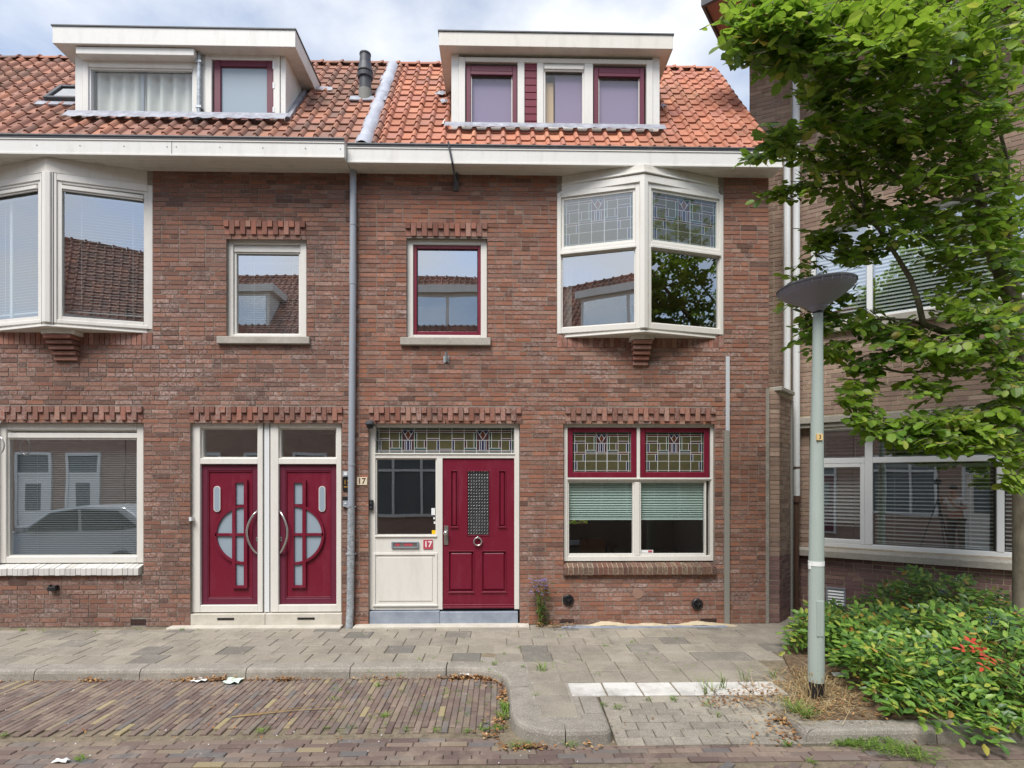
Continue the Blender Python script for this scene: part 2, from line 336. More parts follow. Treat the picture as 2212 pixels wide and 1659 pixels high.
# ------------------------------------------------------------------ brickwork
def brick_mesh(mat, L=.21, h=.0475, d=.006):
    return meshb('brick', MB().box(0, L, -d, .001, 0, h), mat)
def masonry(wall, M, s0, s1, z0, z1, ops, mat, nparts=300, c=.0587, seed=1, mats2=None):
    r = random.Random(seed); full = []; rest = MB(M); k = 0; lim2 = mats2[0] if mats2 else -1; rest2 = MB(M); m2 = mats2[1] if mats2 else None
    h = c-.0115
    while z0+k*c+h*.5 < z1:
        zb = z0+k*c; zm = zb+h/2; cuts = sorted((a, b) for a, b, p, q in ops if p < zm < q)
        a = s0; iv = []
        for p, q in cuts:
            if p > a: iv.append((a, p))
            a = max(a, q)
        if a < s1: iv.append((a, s1))
        for a, b in iv:
            x = a; i = 0; hdr = r.random() < .5
            while x < b-.012:
                Lb = .10 if (hdr and i % 2 == 0) or r.random() < .22 else .21
                if i == 0 and k % 2: Lb = r.choice((.10, .155))
                if b-x-Lb < .06: Lb = b-x if b-x < .26 else (b-x-.01)/2
                Lb = min(Lb, b-x)
                pd = r.uniform(-.002, .002); tl = zb+r.uniform(-.0012, .0012)
                if abs(Lb-.21) < 1e-4 and zm > lim2: full.append((x, tl, pd))
                else:
                    j = lambda: r.uniform(-.0015, .0015)
                    y0 = -.006+pd
                    v = [(x+j(),y0,tl+j()),(x+Lb+j(),y0,tl+j()),(x+Lb,.001,tl),(x,.001,tl),(x+j(),y0,tl+h+j()),(x+Lb+j(),y0,tl+h+j()),(x+Lb,.001,tl+h),(x,.001,tl+h)]
                    (rest if zm > lim2 else rest2).add(v, [(0,1,5,4),(1,2,6,5),(3,0,4,7),(4,5,6,7),(3,2,1,0)])
                x += Lb+.011; i += 1
        k += 1
    full.sort(key=lambda t: ((M @ Vector((t[0], 0, t[1])))-CAM).length)
    bm = brick_mesh(mat)
    for x, z, pd in full[:nparts]:
        piece('brick', bm, wall, M @ Matrix.Translation((x, pd, z)) @ Matrix.Rotation(r.uniform(-.004, .004), 4, 'Y'))
    for x, z, pd in full[nparts:]: rest.box(x, x+.21, -.006+pd, .001, z, z+h)
    rest.build('brickwork', mat, wall, kind='stuff')
    if rest2.v: rest2.build('dark_brickwork', m2, wall, kind='stuff')
def wall_sheet(M, s0, s1, z0, z1, holes, depth=.14, thick=.24):
    mb = MB(M); xs = sorted({s0, s1, *[min(max(v, s0), s1) for h in holes for v in h[:2]]}); zs = sorted({z0, z1, *[min(max(v, z0), z1) for h in holes for v in h[2:]]})
    for i in range(len(xs)-1):
        for j in range(len(zs)-1):
            cx, cz = (xs[i]+xs[i+1])/2, (zs[j]+zs[j+1])/2
            if any(a < cx < b and p < cz < q for a, b, p, q in holes): continue
            for y, fl in ((0, 0), (thick, 1)):
                q4 = [(xs[i],y,zs[j]),(xs[i+1],y,zs[j]),(xs[i+1],y,zs[j+1]),(xs[i],y,zs[j+1])]
                mb.quad(*(q4[::-1] if fl else q4))
    for a, b, p, q in holes:
        a, b = max(a, s0), min(b, s1)
        mb.quad((a,0,p),(a,thick,p),(a,thick,q),(a,0,q)); mb.quad((b,thick,p),(b,0,p),(b,0,q),(b,thick,q)); mb.quad((a,0,q),(a,thick,q),(b,thick,q),(b,0,q)); mb.quad((a,thick,p),(a,0,p),(b,0,p),(b,thick,p))
    return mb
TALL = SHORT_T = SHORT_B = None
def lintel(wall, M, s0, s1, z0, z1, mat=SOLD, seed=0):
    r = random.Random(seed); n = int(round((s1-s0)/.0705)); n += 1-n % 2; wd = (s1-s0)/n; zm = z0+(z1-z0)*.53
    ta = meshb('soldier_brick', MB().box(.004, wd-.004, -.026, .001, 0, z1-z0-.004), mat); tb = meshb('soldier_header', MB().box(.004, wd-.004, -.034, .001, 0, z1-zm-.006), mat); td = meshb('soldier_stub', MB().box(.003, wd-.003, -.008, .001, 0, zm-z0-.008), mat)
    for i in range(n):
        x = s0+i*wd; jy = r.uniform(-.003, .003)
        if i % 2: piece('soldier_brick', ta, wall, M @ Matrix.Translation((x, jy, z0+.002)))
        else:
            piece('header_brick', tb, wall, M @ Matrix.Translation((x, jy, zm+.004))); piece('stub_brick', td, wall, M @ Matrix.Translation((x, jy*.3, z0+.004)))

# ------------------------------------------------------------------ window parts
def pane(win, M, x0, x1, z0, z1, y, mat=GLASS, name='pane'):
    return MB(M).quad((x0,y,z0),(x1,y,z0),(x1,y,z1),(x0,y,z1)).build(name, mat, win)
def slats(win, M, x0, x1, z0, z1, y, pitch, wd, tilt, mat=BLIND, name='blind', rail=True):
    mb = MB(M); z = z1; c, s = math.cos(R(tilt))*wd/2, math.sin(R(tilt))*wd/2
    while z > z0:
        mb.add([(x0,y-c,z-s),(x1,y-c,z-s),(x1,y+c,z+s),(x0,y+c,z+s),(x0,y,z+.0015+wd*.06),(x1,y,z+.0015+wd*.06)], [(0,1,5,4),(4,5,2,3)]); z -= pitch
    if rail: mb.box(x0, x1, y-.02, y+.02, z1+.004, z1+.04); mb.box(x0, x1, y-.012, y+.012, z0-.022, z0-.006)
    for t in (.18, .82):
        xc = x0+(x1-x0)*t; mb.box(xc-.002, xc+.002, y-c-.003, y-c-.001, z0, z1)
    return mb.build(name, mat, win)
def vent(win, M, x0, x1, z0, z1, y): return MB(M).box(x0, x1, y-.035, y, z0, z1).box(x0+.01, x1-.01, y-.02, y, z0-.02, z0-.002).build('trickle_vent', CREAM, win, bevel=.004)
def stained(win, M, x0, x1, z0, z1, y, double=False):
    W, H = x1-x0, z1-z0; g = .0038
    MB(M).box(x0, x1, y+.0004, y+.010, z0, z1).build('lead_came', CAME, win)
    def rc(a, b, c, d, k):
        X0, X1, Zt, Zb = x0+a*W+g, x0+b*W-g, z1-c*H-g, z1-d*H+g
        if X1-X0 < .003 or Zt-Zb < .003: return
        MB(M).box(X0, X1, y-rnd.uniform(.0006, .0016), y+.003, Zb, Zt).build('glass_piece', ST[k], win)
    def poly(pts, k):
        cx = sum(p[0] for p in pts)/len(pts); cz = sum(p[1] for p in pts)/len(pts)
        q = []
        for a, b in pts:
            xx, zz = x0+a*W, z1-b*H; ccx, ccz = x0+cx*W, z1-cz*H; d = math.hypot(xx-ccx, zz-ccz); f = max(.2, (d-g*1.6)/d); q.append((ccx+(xx-ccx)*f, ccz+(zz-ccz)*f))
        MB(M).prism_y(q, y-.001, y+.003).build('glass_piece', ST[k], win)
    def motif(a, b, t, m, d):
        c = (a+b)/2; q = (b-a)/4
        poly([(c,t),(b-q,t+(m-t)*.45),(c,m),(a+q,t+(m-t)*.45)][::-1], 'r')
        poly([(a,t),(a+q,t+(m-t)*.45),(c,t)], 'b'); poly([(c,t),(b-q,t+(m-t)*.45),(b,t)], 'b')
        poly([(a,t),(a,m),(c,m)], 'p'); poly([(b,t),(c,m),(b,m)], 'p')
        e = (b-a)*.13
        rc(a, c-2*e, m, d, 'p'); rc(c-2*e, c-.9*e, m, d, 'b'); rc(c-.9*e, c+.9*e, m, d, 'b'); rc(c+.9*e, c+2*e, m, d, 'b'); rc(c+2*e, b, m, d, 'p')
    if not double:
        xs = [0,.035,.218,.405,.59,.775,.965,1]
        for a, b in zip(xs, xs[1:]): rc(a, b, 0, .05, 'g'); rc(a, b, .96, 1, 'g')
        for a, b in ((0,.035), (.965,1)):
            for c, d in ((.05,.275), (.275,.5), (.5,.725), (.725,.96)): rc(a, b, c, d, 'g')
        for a, b in ((1,2), (2,3), (4,5), (5,6)): rc(xs[a], xs[b], .05, .10, 'r')
        motif(.405, .59, .05, .275, .5)
        for m in (0, 1):
            f = (lambda a, b, c, d, k: rc(a, b, c, d, k)) if m == 0 else (lambda a, b, c, d, k: rc(1-b, 1-a, c, d, k))
            f(.035,.218,.10,.22,'o'); f(.035,.218,.22,.275,'p'); f(.035,.075,.275,.5,'b'); f(.075,.218,.275,.5,'o')
            f(.218,.368,.10,.275,'o'); f(.368,.405,.10,.275,'g')
            f(.218,.255,.275,.45,'d'); f(.255,.368,.275,.45,'o'); f(.368,.405,.275,.45,'g'); f(.218,.405,.45,.5,'t')
            f(.035,.218,.5,.55,'r'); f(.035,.18,.55,.725,'o'); f(.18,.218,.55,.725,'b'); f(.218,.405,.5,.54,'d'); f(.218,.405,.54,.725,'o')
            f(.035,.075,.725,.96,'b'); f(.075,.218,.725,.96,'o'); f(.218,.405,.725,.96,'o')
        rc(.405,.59,.5,.54,'d'); rc(.405,.59,.54,.725,'o'); rc(.405,.59,.725,.96,'o')
    else:
        xs = [0,.016,.093,.183,.273,.364,.456,.548,.637,.727,.819,.909,.984,1]
        for i, (a, b) in enumerate(zip(xs, xs[1:])): rc(a, b, 0, .085, 'g'); rc(a, b, .88, .94, 'd'); rc(a, b, .94, 1, 'g')
        for a, b in ((0,.016), (.984,1)): rc(a, b, .085, .48, 'g'); rc(a, b, .48, .88, 'g')
        motif(.183,.273,.085,.48,.88); motif(.727,.819,.085,.48,.88)
        for i, (a, b) in enumerate(zip(xs[1:-1], xs[2:])):
            if i in (2, 8): continue
            t = (b-a)*.2
            rc(a, b, .085, .165, 'r')
            if i in (0, 4, 6, 10): rc(a, b, .165, .41, 'o'); rc(a, b, .41, .48, 'p'); o_ = i in (0, 6); rc(a if o_ else b-t, a+t if o_ else b, .48, .88, 'b'); rc(a+t if o_ else a, b if o_ else b-t, .48, .88, 'o')
            elif i == 5: rc(a, b, .165, .48, 'o'); rc(a, b, .48, .83, 'o'); rc(a, b, .83, .88, 'p')
            else:
                o_ = i in (1, 7); rc(a if o_ else a+t, b-t if o_ else b, .165, .48, 'o'); rc(b-t if o_ else a, b if o_ else a+t, .165, .48, 'g')
                rc(a, a+t, .48, .79, 'd' if o_ else 'g'); rc(a+t, b-t, .48, .79, 'o'); rc(b-t, b, .48, .79, 'g' if o_ else 'd'); rc(a, b, .79, .88, 't')
def curtain(win, M, x0, x1, z0, z1, y, waves=8, amp=.035, mat=CURT):
    mb = MB(M); n = waves*8; V = []
    for i in range(n+1):
        t = i/n; x = x0+(x1-x0)*t; yy = y+amp*math.sin(t*waves*2*math.pi)+.3*amp*math.sin(t*waves*5.1)
        V += [(x, yy, z0), (x, yy, z1)]
    mb.add(V, [(2*i, 2*i+2, 2*i+3, 2*i+1) for i in range(n)]); return mb.build('curtain', mat, win, smooth=True)
def brick_sill(win, M, x0, x1, z0, z1, mat, seed=3, jt=.008, joint=None):
    n = int(round((x1-x0)/.064)); wd = (x1-x0)/n; r = random.Random(seed); zb = z0; h = z1-z0
    me = mesh('sill_brick', [(jt/2,-.06,0),(wd-jt/2,-.06,0),(wd-jt/2,.1,0),(jt/2,.1,0),(jt/2,-.06,h*.62),(wd-jt/2,-.06,h*.62),(wd-jt/2,.1,h),(jt/2,.1,h)], [(0,1,5,4),(1,2,6,5),(2,3,7,6),(3,0,4,7),(4,5,6,7),(3,2,1,0)], mat)
    for i in range(n): piece('sill_brick', me, win, M @ Matrix.Translation((x0+i*wd, r.uniform(-.004, .004), zb+r.uniform(-.003, .003))))
    MB(M).add([(x0+.006,-.053,z0+.006),(x1-.006,-.053,z0+.006),(x1-.006,.1,z0+.006),(x0+.006,.1,z0+.006),(x0+.006,-.053,z0+h*.62-.006),(x1-.006,-.053,z0+h*.62-.006),(x1-.006,.1,z1-.008),(x0+.006,.1,z1-.008)], [(0,1,5,4),(1,2,6,5),(2,3,7,6),(3,0,4,7),(4,5,6,7),(3,2,1,0)]).build('sill_mortar', joint or MORTAR, win)
def text(s, size, loc, mat, parent, name='lettering', M=None, bold=.0):
    cu = bpy.data.curves.new('t', 'FONT'); cu.body = s; cu.size = size; cu.extrude = .0012; cu.align_x = 'CENTER'; cu.align_y = 'CENTER'; cu.offset = bold
    ob = bpy.data.objects.new('t', cu); COL.objects.link(ob); dg = bpy.context.evaluated_depsgraph_get(); dg.update()
    me = bpy.data.meshes.new_from_object(ob.evaluated_get(dg)); bpy.data.objects.remove(ob); me.materials.clear(); me.materials.append(mat)
    return piece(name, me, parent, (M or I4) @ Matrix.Translation(loc) @ Matrix.Rotation(R(90), 4, 'X'))

# ------------------------------------------------------------------ key dimensions of the terrace
ZS = 5.80                                         # soffit height
XB = X_(758)                                      # party line between the two houses
XL, XR = -8.2, X_(1660)
EY, EZ, SLOPE = -.18, 6.03, 1.25                  # roof eave line and slope
RIDGE_Y = 1.79
TH = math.atan(SLOPE); SLEN = (RIDGE_Y-EY)/math.cos(TH)
MR = frame_matrix((0, EY, EZ), (1, 0, 0), (0, math.sin(TH), -math.cos(TH)))
def roof_z(Y): return EZ+SLOPE*(Y-EY)

house15 = thing('terraced_house', (-5, 0, 0), 'terraced house on the left with a pair of round-glazed wine red doors', 'house')
house17 = thing('terraced_house', (.6, 0, 0), 'terraced house in the middle with stained glass and one panelled wine red door', 'house')

# openings (x0, x1, z0, z1)
def op(vx0, vx1, vt, vb): return (X_(vx0), X_(vx1), Z_(vb, vx0), Z_(vt, vx0))
zl0, zl1 = Z_(909.5), Z_(880)
o_lw = (X_(-10), X_(311), Z_(1240, 200), Z_(912, 200)); o_ld = (X_(411), X_(739), -.02, Z_(911, 570)); o_lu = op(489, 663, 513, 731)
bayL = (X_(330)-2*(X_(330)-X_(103, -.28)), X_(330)); bayR = (X_(1203), X_(1563))
o_lb = (bayL[0]+.05, bayL[1]-.03, 3.80, 5.62); o_rb = (bayR[0]+.03, bayR[1]-.03, 3.80, 5.60)
o_rd = (X_(796), X_(1123), -.02, Z_(911, 960)); o_rw = (X_(1217), X_(1544), Z_(1240, 1380), Z_(912, 1380)); o_ru = op(878, 1053, 514, 731)
lintL = [(X_(-10), X_(310), zl0, zl1), (X_(409), X_(741), zl0, zl1), (X_(485), X_(661), Z_(513), Z_(484))]
lintR = [(X_(797), X_(1126), zl0, zl1), (X_(1221), X_(1545), zl0, zl1), (X_(876), X_(1053), Z_(513), Z_(484))]
def house_wall(root, x0, x1, holes, lints, mat, seed, extra):
    m = wall_sheet(I4, x0, x1, -.3, ZS+.15, holes); wl = m.build('wall', MORTAR, root)
    masonry(wl, I4, x0, x1, .012, ZS, [h for h in holes if h[3] < 5.5]+lints+extra, mat, 300, .0587, seed)
    for i, l in enumerate(lints): lintel(wl, I4, *l, seed=seed+i)
    return wl
vents_base = [(X_(283), X_(316), .02, .10), (X_(1208), X_(1240), .02, .085), (X_(1513), X_(1548), .02, .07)]
wall15 = house_wall(house15, XL, XB, [o_lw, o_ld, o_lu, o_lb], lintL, RED, 5, [vents_base[0], (bayL[0], bayL[1]+.004, 3.583, 6.0)])
wall17 = house_wall(house17, XB, XR, [o_rd, o_rw, o_ru, o_rb], lintR, RED2, 9, vents_base[1:]+[(bayR[0]-.004, bayR[1]+.004, 3.583, 6.0)])
# soldier course under each bay
for wl, b, zt, sd_ in ((wall15, bayL, 3.75, 1), (wall17, bayR, 3.745, 2)):
    n = int((b[1]-b[0])/.066); wd = (b[1]-b[0])/n; me = meshb('soldier_brick', MB().box(.004, wd-.004, -.010, .001, 0, .155), SOLD)
    for i in range(n): piece('soldier_brick', me, wl, Matrix.Translation((b[0]+i*wd, rnd.uniform(-.002, .002), 3.585)))
# gable end of the right house, back wall, rooms
MG = frame_matrix((XR, 0, 0), (0, 1, 0), (-1, 0, 0))
gw = MB(MG).add([(0,0,-.3),(4.0,0,-.3),(4.0,0,5.8),(RIDGE_Y+.05,0,8.42),(.02,0,6.15)], [(0,1,2,3,4)]).build('gable_wall', BROWN, house17)
for root, x0, x1, hole in ((house15, XL, XB-.01, None), (house17, XB+.01, XR-.02, (.95, 1.75, 1.0, 1.5))):
    mb = MB()
    for zf, zc in ((.05, 2.78), (2.9, 5.75)):
        ya, yb = .245, 4.0
        hs = [hole] if hole and zf < 1 else []
        xs = sorted({x0, x1, *[v for h in hs for v in h[:2]]}); zs = sorted({zf, zc, *[v for h in hs for v in h[2:]]})
        for i in range(len(xs)-1):
            for j in range(len(zs)-1):
                if hs and hs[0][0] < (xs[i]+xs[i+1])/2 < hs[0][1] and hs[0][2] < (zs[j]+zs[j+1])/2 < hs[0][3]: continue
                mb.quad((xs[i],yb,zs[j]),(xs[i+1],yb,zs[j]),(xs[i+1],yb,zs[j+1]),(xs[i],yb,zs[j+1]))
        for xx in (x0, x1, (x0+x1)/2-(.55 if hole else -1.1)): mb.quad((xx,ya,zf),(xx,yb,zf),(xx,yb,zc),(xx,ya,zc))
        mb.quad((x0,ya,zf),(x1,ya,zf),(x1,yb,zf),(x0,yb,zf)); mb.quad((x0,ya,zc),(x0,yb,zc),(x1,yb,zc),(x1,ya,zc))
    mb.build('interior', ROOM, root)

# ------------------------------------------------------------------ roofs: pantiles as pieces
def pantile(mat, wd=.19, ln=.262):
    prof = [(0,.002),(.02,-.004),(.10,-.004),(.126,.0),(.136,.026),(.152,.040),(.170,.040),(.184,.026),(.196,.004)]
    n = len(prof); t = .012
    V = [(x, -h-.030, 0) for x, h in prof]+[(x, -h-.008, ln) for x, h in prof]+[(x, -h-.030+t+.004, 0) for x, h in prof]
    F = [(i, i+1, n+i+1, n+i) for i in range(n-1)]+[(i+1, i, 2*n+i, 2*n+i+1) for i in range(n-1)]
    return mesh('roof_tile', V, F, mat)
def tile_roof(root, x0, x1, mat, cut, nparts, seed, wd=.19):
    r = random.Random(seed); rows = 14; g = SLEN/rows
    base = MB(MR).quad((x0,.01,-.03),(x1,.01,-.03),(x1,.01,SLEN),(x0,.01,SLEN)).add([(x0,.01,SLEN),(x1,.01,SLEN),(x1,2.4,SLEN-3.0),(x0,2.4,SLEN-3.0)], [(0,1,2,3)]).build('roof', TILE_L if mat is TILE_L else mat, root)
    tm = pantile(mat, wd); n = int(math.ceil((x1-x0)/wd-.15)); L_ = []
    for i in range(n):
        for k in range(rows):
            x = x0+i*wd; c = MR @ Vector((x+wd/2, 0, k*g+g/2))
            if any(a < c.x < b and f+.02 < c.y < bk for a, b, f, bk in cut): continue
            L_.append((x, k*g))
    L_.sort(key=lambda t: ((MR @ Vector((t[0], 0, t[1])))-CAM).length)
    rest = MB(MR); tv = [v.co.copy() for v in tm.vertices]; tf = [tuple(p.vertices) for p in tm.polygons]
    for i, (x, z) in enumerate(L_):
        dx, dz, dy, a = r.uniform(-.003, .003), r.uniform(-.006, .006), r.uniform(-.003, .003), r.uniform(-.012, .012)
        if i < nparts: piece('roof_tile', tm, base, MR @ Matrix.Translation((x+dx, dy, z+dz)) @ Matrix.Rotation(a, 4, 'Y'))
        else: rest.add([(v.x+x+dx, v.y+dy, v.z+z+dz) for v in tv], tf)
    if rest.v: rest.build('roof_tiling', mat, base, kind='stuff')
    # ridge tiles
    pr = [(math.cos(t), math.sin(t)) for t in [math.pi*k/8 for k in range(9)]]
    V = []
    for x, rr in ((0,.075), (.045,.085), (.05,.066), (.318,.07)): V += [(x, -c*rr*1.25, s_*rr-.035) for c, s_ in pr]
    F = [(k*9+j, k*9+j+1, (k+1)*9+j+1, (k+1)*9+j) for k in range(3) for j in range(8)]+[tuple(range(8,-1,-1))]
    rm = mesh('ridge_tile', V, F, mat, False); top = MR @ Vector((0, 0, SLEN)); x = x0
    while x < x1-.1:
        piece('ridge_tile', rm, base, Matrix.Translation((x, top.y, top.z+.02+r.uniform(-.004, .004)))); x += .315
    return base
# dormer fronts
DY_L, DY_R = .31, .17
dl = (X_(162, DY_L), X_(617, DY_L)); dr = (X_(975, DY_R), X_(1425, DY_R))
zdl = (roof_z(DY_L)-.02, Z_(118, 400, DY_L)); zdr = (roof_z(DY_R)-.02, Z_(120, 1200, DY_R))
def back_y(z): return EY+(z-EZ)/SLOPE
roof15 = tile_roof(house15, XL, X_(792, -.1), TILE_L, [(dl[0], dl[1], DY_L, back_y(zdl[1]))], 300, 21)
roof17 = tile_roof(house17, X_(800, -.1), XR-.02, TILE_R, [(dr[0], dr[1], DY_R, back_y(zdr[1]))], 300, 22)
# gutters: box fascia, zinc lip, soffit boards
def gutter(root, x0, x1, yo, end=False):
    g = part('gutter', root)
    MB().box(x0, x1, yo, yo+.03, ZS-.012, 6.005).build('fascia_board', OFFW, g, bevel=.004)
    m = MB(); n = 4; wv = (.0-yo-.03)/n
    for i in range(n): m.box(x0+.002, x1-.002, yo+.032+i*wv, yo+.032+(i+1)*wv-.004, ZS-.004, ZS+.014)
    m.build('soffit', CREAM2, g)
    MB().box(x0, x1, yo+.030, .02, ZS+.02, 6.00).build('gutter_box', OFFW, g)
    MB().tube([(x0, yo-.006, 6.018), (x1, yo-.006, 6.018)], .016, 8).box(x0, x1, yo-.012, yo+.001, 5.985, 6.004).build('zinc_lip', DKGREY, g, smooth=False)
    MB().box(x0, x1, yo-.009, yo-.0005, 5.965, 5.984).box(x0, x1, yo-.012, yo-.0005, ZS-.014, ZS+.012).build('moulding', CREAM, g, bevel=.003)
    return g
XG = X_(747, -.3)
gL = gutter(house15, XL, XG, -.36); gR = gutter(house17, XG+.006, X_(1690, -.26), -.26)
m = MB()
for vx in (80, 173, 268, 361, 381, 475, 568, 660, 735): m.lathe([(0,0),(.006,0),(.006,.003),(0,.004)], 8, (X_(vx, -.36), -.362, 5.90), Matrix.Rotation(R(90), 4, 'X'))
m.build('screw', DKGREY, gL)
MB().box(X_(371, -.36)-.0025, X_(371, -.36)+.0025, -.3625, -.36, ZS, 5.98).build('board_joint', DKGREY, gL)
# lead party-wall strip, flue
m = MB(MR); n = 26; V = []; r = random.Random(4)
xa0, xa1 = X_(790, -.1)-.02, -1.70
for i in range(n+1):
    t = i/n; z = -.01+SLEN*t*.99; xc = xa0+(xa1-xa0)*t*.55; hw = .075+.012*math.sin(i*1.3)+r.uniform(-.006, .006)
    for k, h in ((-1.25, .0), (-1, .035), (-.5, .058), (0, .066), (.5, .06), (1, .036), (1.3, 0)): V.append((xc+hw*k, -h-.018+r.uniform(-.002, .002), z))
m.add(V, [(i*7+k, i*7+k+1, (i+1)*7+k+1, (i+1)*7+k) for i in range(n) for k in range(6)]); LEADP = metal('pale_lead', lin(172,175,184), .5, .1); m.build('lead_flashing', LEADP, roof17, smooth=True)
fl = P(789, 226, .83); flue = part('flue_pipe', house15)
fr_ = .085
MB().tube([(fl.x, fl.y, fl.z-.12), (fl.x, fl.y, fl.z+.2)], fr_+.008, 20).build('flue_base', paint('flue_base_grey', lin(128,128,122), .8, .4), flue, smooth=False)
MB().lathe([(fr_-.002,.2),(fr_-.002,.37),(fr_+.02,.375),(fr_+.024,.43),(fr_+.008,.44),(fr_+.026,.455),(fr_+.024,.47),(fr_-.002,.58),(fr_-.012,.70),(fr_-.004,.703),(fr_-.004,.722),(fr_-.03,.73),(0,.73)], 24, (fl.x, fl.y, fl.z)).build('flue_top', paint('flue_black', lin(62,64,70), .5, .3), flue, smooth=False)
MB(MR).box(fl.x-.2, fl.x+.32, -.052, -.03, (fl.y-EY)/math.cos(TH)-.13, (fl.y-EY)/math.cos(TH)+.02).build('lead_apron', LEAD, flue)
# skylight beside the left dormer
sk = part('skylight', house15); a = P(97, 243, .62); b_ = P(160, 205, .85); zz0 = (a.y-EY)/math.cos(TH)-.02; zz1 = zz0+.48; sx0 = a.x+.04
MB(MR).ring(sx0, sx0+.75, zz0, zz1, .05, -.105, -.02).build('frame', DKGREY, sk, bevel=.005); pane(sk, MR, sx0+.05, sx0+.70, zz0+.05, zz1-.05, -.085, GLASS_R)
MB(MR).box(sx0-.13, sx0+.8, -.055, -.03, zz0-.12, zz0).build('lead_apron', LEAD, sk)

# ------------------------------------------------------------------ dormers
def dormer(root, x0, x1, zb, zt, Yf, over, side, fas, fx0, fx1, mat, fmat):
    d = part('dormer', root); yb = back_y(zt)
    # cheeks
    cb = MB()
    for x, sg in ((x0, 0), (x1, 1)):
        xa, xb = (x, x+.05) if sg == 0 else (x-.05, x)
        cb.add([(xa,Yf+.05,zb),(xb,Yf+.05,zb),(xb,Yf+.05,zt),(xa,Yf+.05,zt),(xa,yb,zt),(xb,yb,zt)], [(0,1,2,3),(0,3,4),(1,5,2),(2,5,4,3),(0,4,5,1)])
    cb.build('cheek', mat, d)
    yo = Yf-over; yr = back_y(zt)+.0
    MB().box(fx0+.02, fx1-.02, yo+.02, yr+.25, zt+.01, zt+fas-.02).build('flat_roof', fmat, d)
    f = MB().box(fx0, fx1, yo, yo+.02, zt-.005, zt+fas); f.box(fx0, fx0+.02, yo+.02, yr+.15, zt-.005, zt+fas); f.box(fx1-.02, fx1, yo+.02, yr+.15, zt-.005, zt+fas); f.build('fascia_board', fmat, d, bevel=.004)
    MB().box(fx0-.012, fx1+.012, yo-.012, yr+.2, zt+fas, zt+fas+.016).build('roof_trim', DKGREY, d)
    MB().box(fx0+.02, fx1-.02, yo+.02, yr+.1, zt+.0, zt+.009).build('soffit', CREAM2, d)
    return d
fL = (X_(113, DY_L-.17), X_(638, DY_L-.17)); fR = (X_(948, DY_R-.15), X_(1454, DY_R-.15))
dormL = dormer(house15, dl[0], dl[1], zdl[0], zdl[1], DY_L, .17, .18, Z_(61, 400, DY_L-.17)-zdl[1], fL[0], fL[1], OFFW, OFFW)
dormR = dormer(house17, dr[0], dr[1], zdr[0], zdr[1], DY_R, .15, .15, Z_(72, 1200, DY_R-.15)-zdr[1], fR[0], fR[1], CREAM2, CREAM2)
def dx(v, Y): return X_(v, Y)
def dz(v, Y, vx=1106): return Z_(v, vx, Y)
# left dormer
Y = DY_L
wn = part('window', house15)
for a, b in ((dl[0], dx(178, Y)), (dx(431, Y), dx(443, Y)), (dx(606, Y), dl[1])): MB().box(a, b, Y+.002, Y+.05, zdl[0]-.02, zdl[1]).build('corner_board', OFFW, dormL, bevel=.003)
zA, zB = dz(268, Y, 300), dz(131, Y, 300)
MB().ring(dx(179, Y), dx(430, Y), zA, zB, .075, Y-.01, Y+.06, .06, .09).build('frame', CREAM, wn, bevel=.004)
MB().ring(dx(179, Y)+.075, dx(430, Y)-.075, zA+.06, zB-.09, .022, Y+.012, Y+.06).build('sash', WHITE, wn)
pane(wn, I4, dx(197, Y), dx(419, Y), zA+.06, zB-.08, Y+.035, GLASS_D); vent(wn, I4, dx(196, Y), dx(418, Y), zB-.105, zB-.055, Y+.02)
curtain(wn, I4, dx(180, Y), dx(430, Y), zA, zB, Y+.13, 9, .03)
MB().box(dx(299, Y)-.02, dx(299, Y)+.02, Y+.08, Y+.11, zA, zB).build('mullion_post', GREYP, wn)
m = MB(); bx0, bx1 = X_(163, Y-.13), X_(419, Y-.13)
m.prism([(bx0, Y-.001), (bx0, Y-.13), (bx1, Y-.13), (bx1, Y-.001)], Z_(118, 300, Y-.13), zdl[1]-.012)
m.build('roller_shutter_box', OFFW, dormL, bevel=.006)
MB().tube([(dx(434, Y), Y-.04, dz(125, Y)), (dx(433, Y), Y-.04, dz(268, Y)), (dx(431, Y), Y-.10, dz(281, Y))], .026, 10).box(dx(428, Y), dx(440, Y), Y-.07, Y, dz(152, Y), dz(147, Y)).box(dx(428, Y), dx(440, Y), Y-.07, Y, dz(248, Y), dz(243, Y)).build('drain_pipe', GALV, dormL)
wn = part('window', house15); zA, zB = dz(272, Y, 520), dz(119, Y, 520)
MB().ring(dx(444, Y), dx(605, Y), zA, zB, .085, Y-.012, Y+.06, .055, .07).build('frame', CREAM, wn, bevel=.004)
sx = (dx(462, Y), dx(590, Y), dz(261, Y, 520), dz(129, Y, 520))
MB().ring(*sx, .085, Y+.005, Y+.06).build('sash', WINE2, wn, bevel=.005); pane(wn, I4, sx[0]+.08, sx[1]-.08, sx[2]+.08, sx[3]-.08, Y+.035, FROST)
MB().box(dx(590, Y), dx(594, Y), Y-.018, Y+.0, dz(158, Y), dz(140, Y)).box(dx(590, Y), dx(594, Y), Y-.018, Y, dz(200, Y), dz(187, Y)).box(dx(590, Y), dx(594, Y), Y-.018, Y, dz(251, Y), dz(240, Y)).build('hinge', WHITE, wn)
MB().box(dl[0]+.06, dl[1]-.06, Y+.24, Y+.26, zdl[0], zdl[1]).build('room_screen', ROOM, dormL)
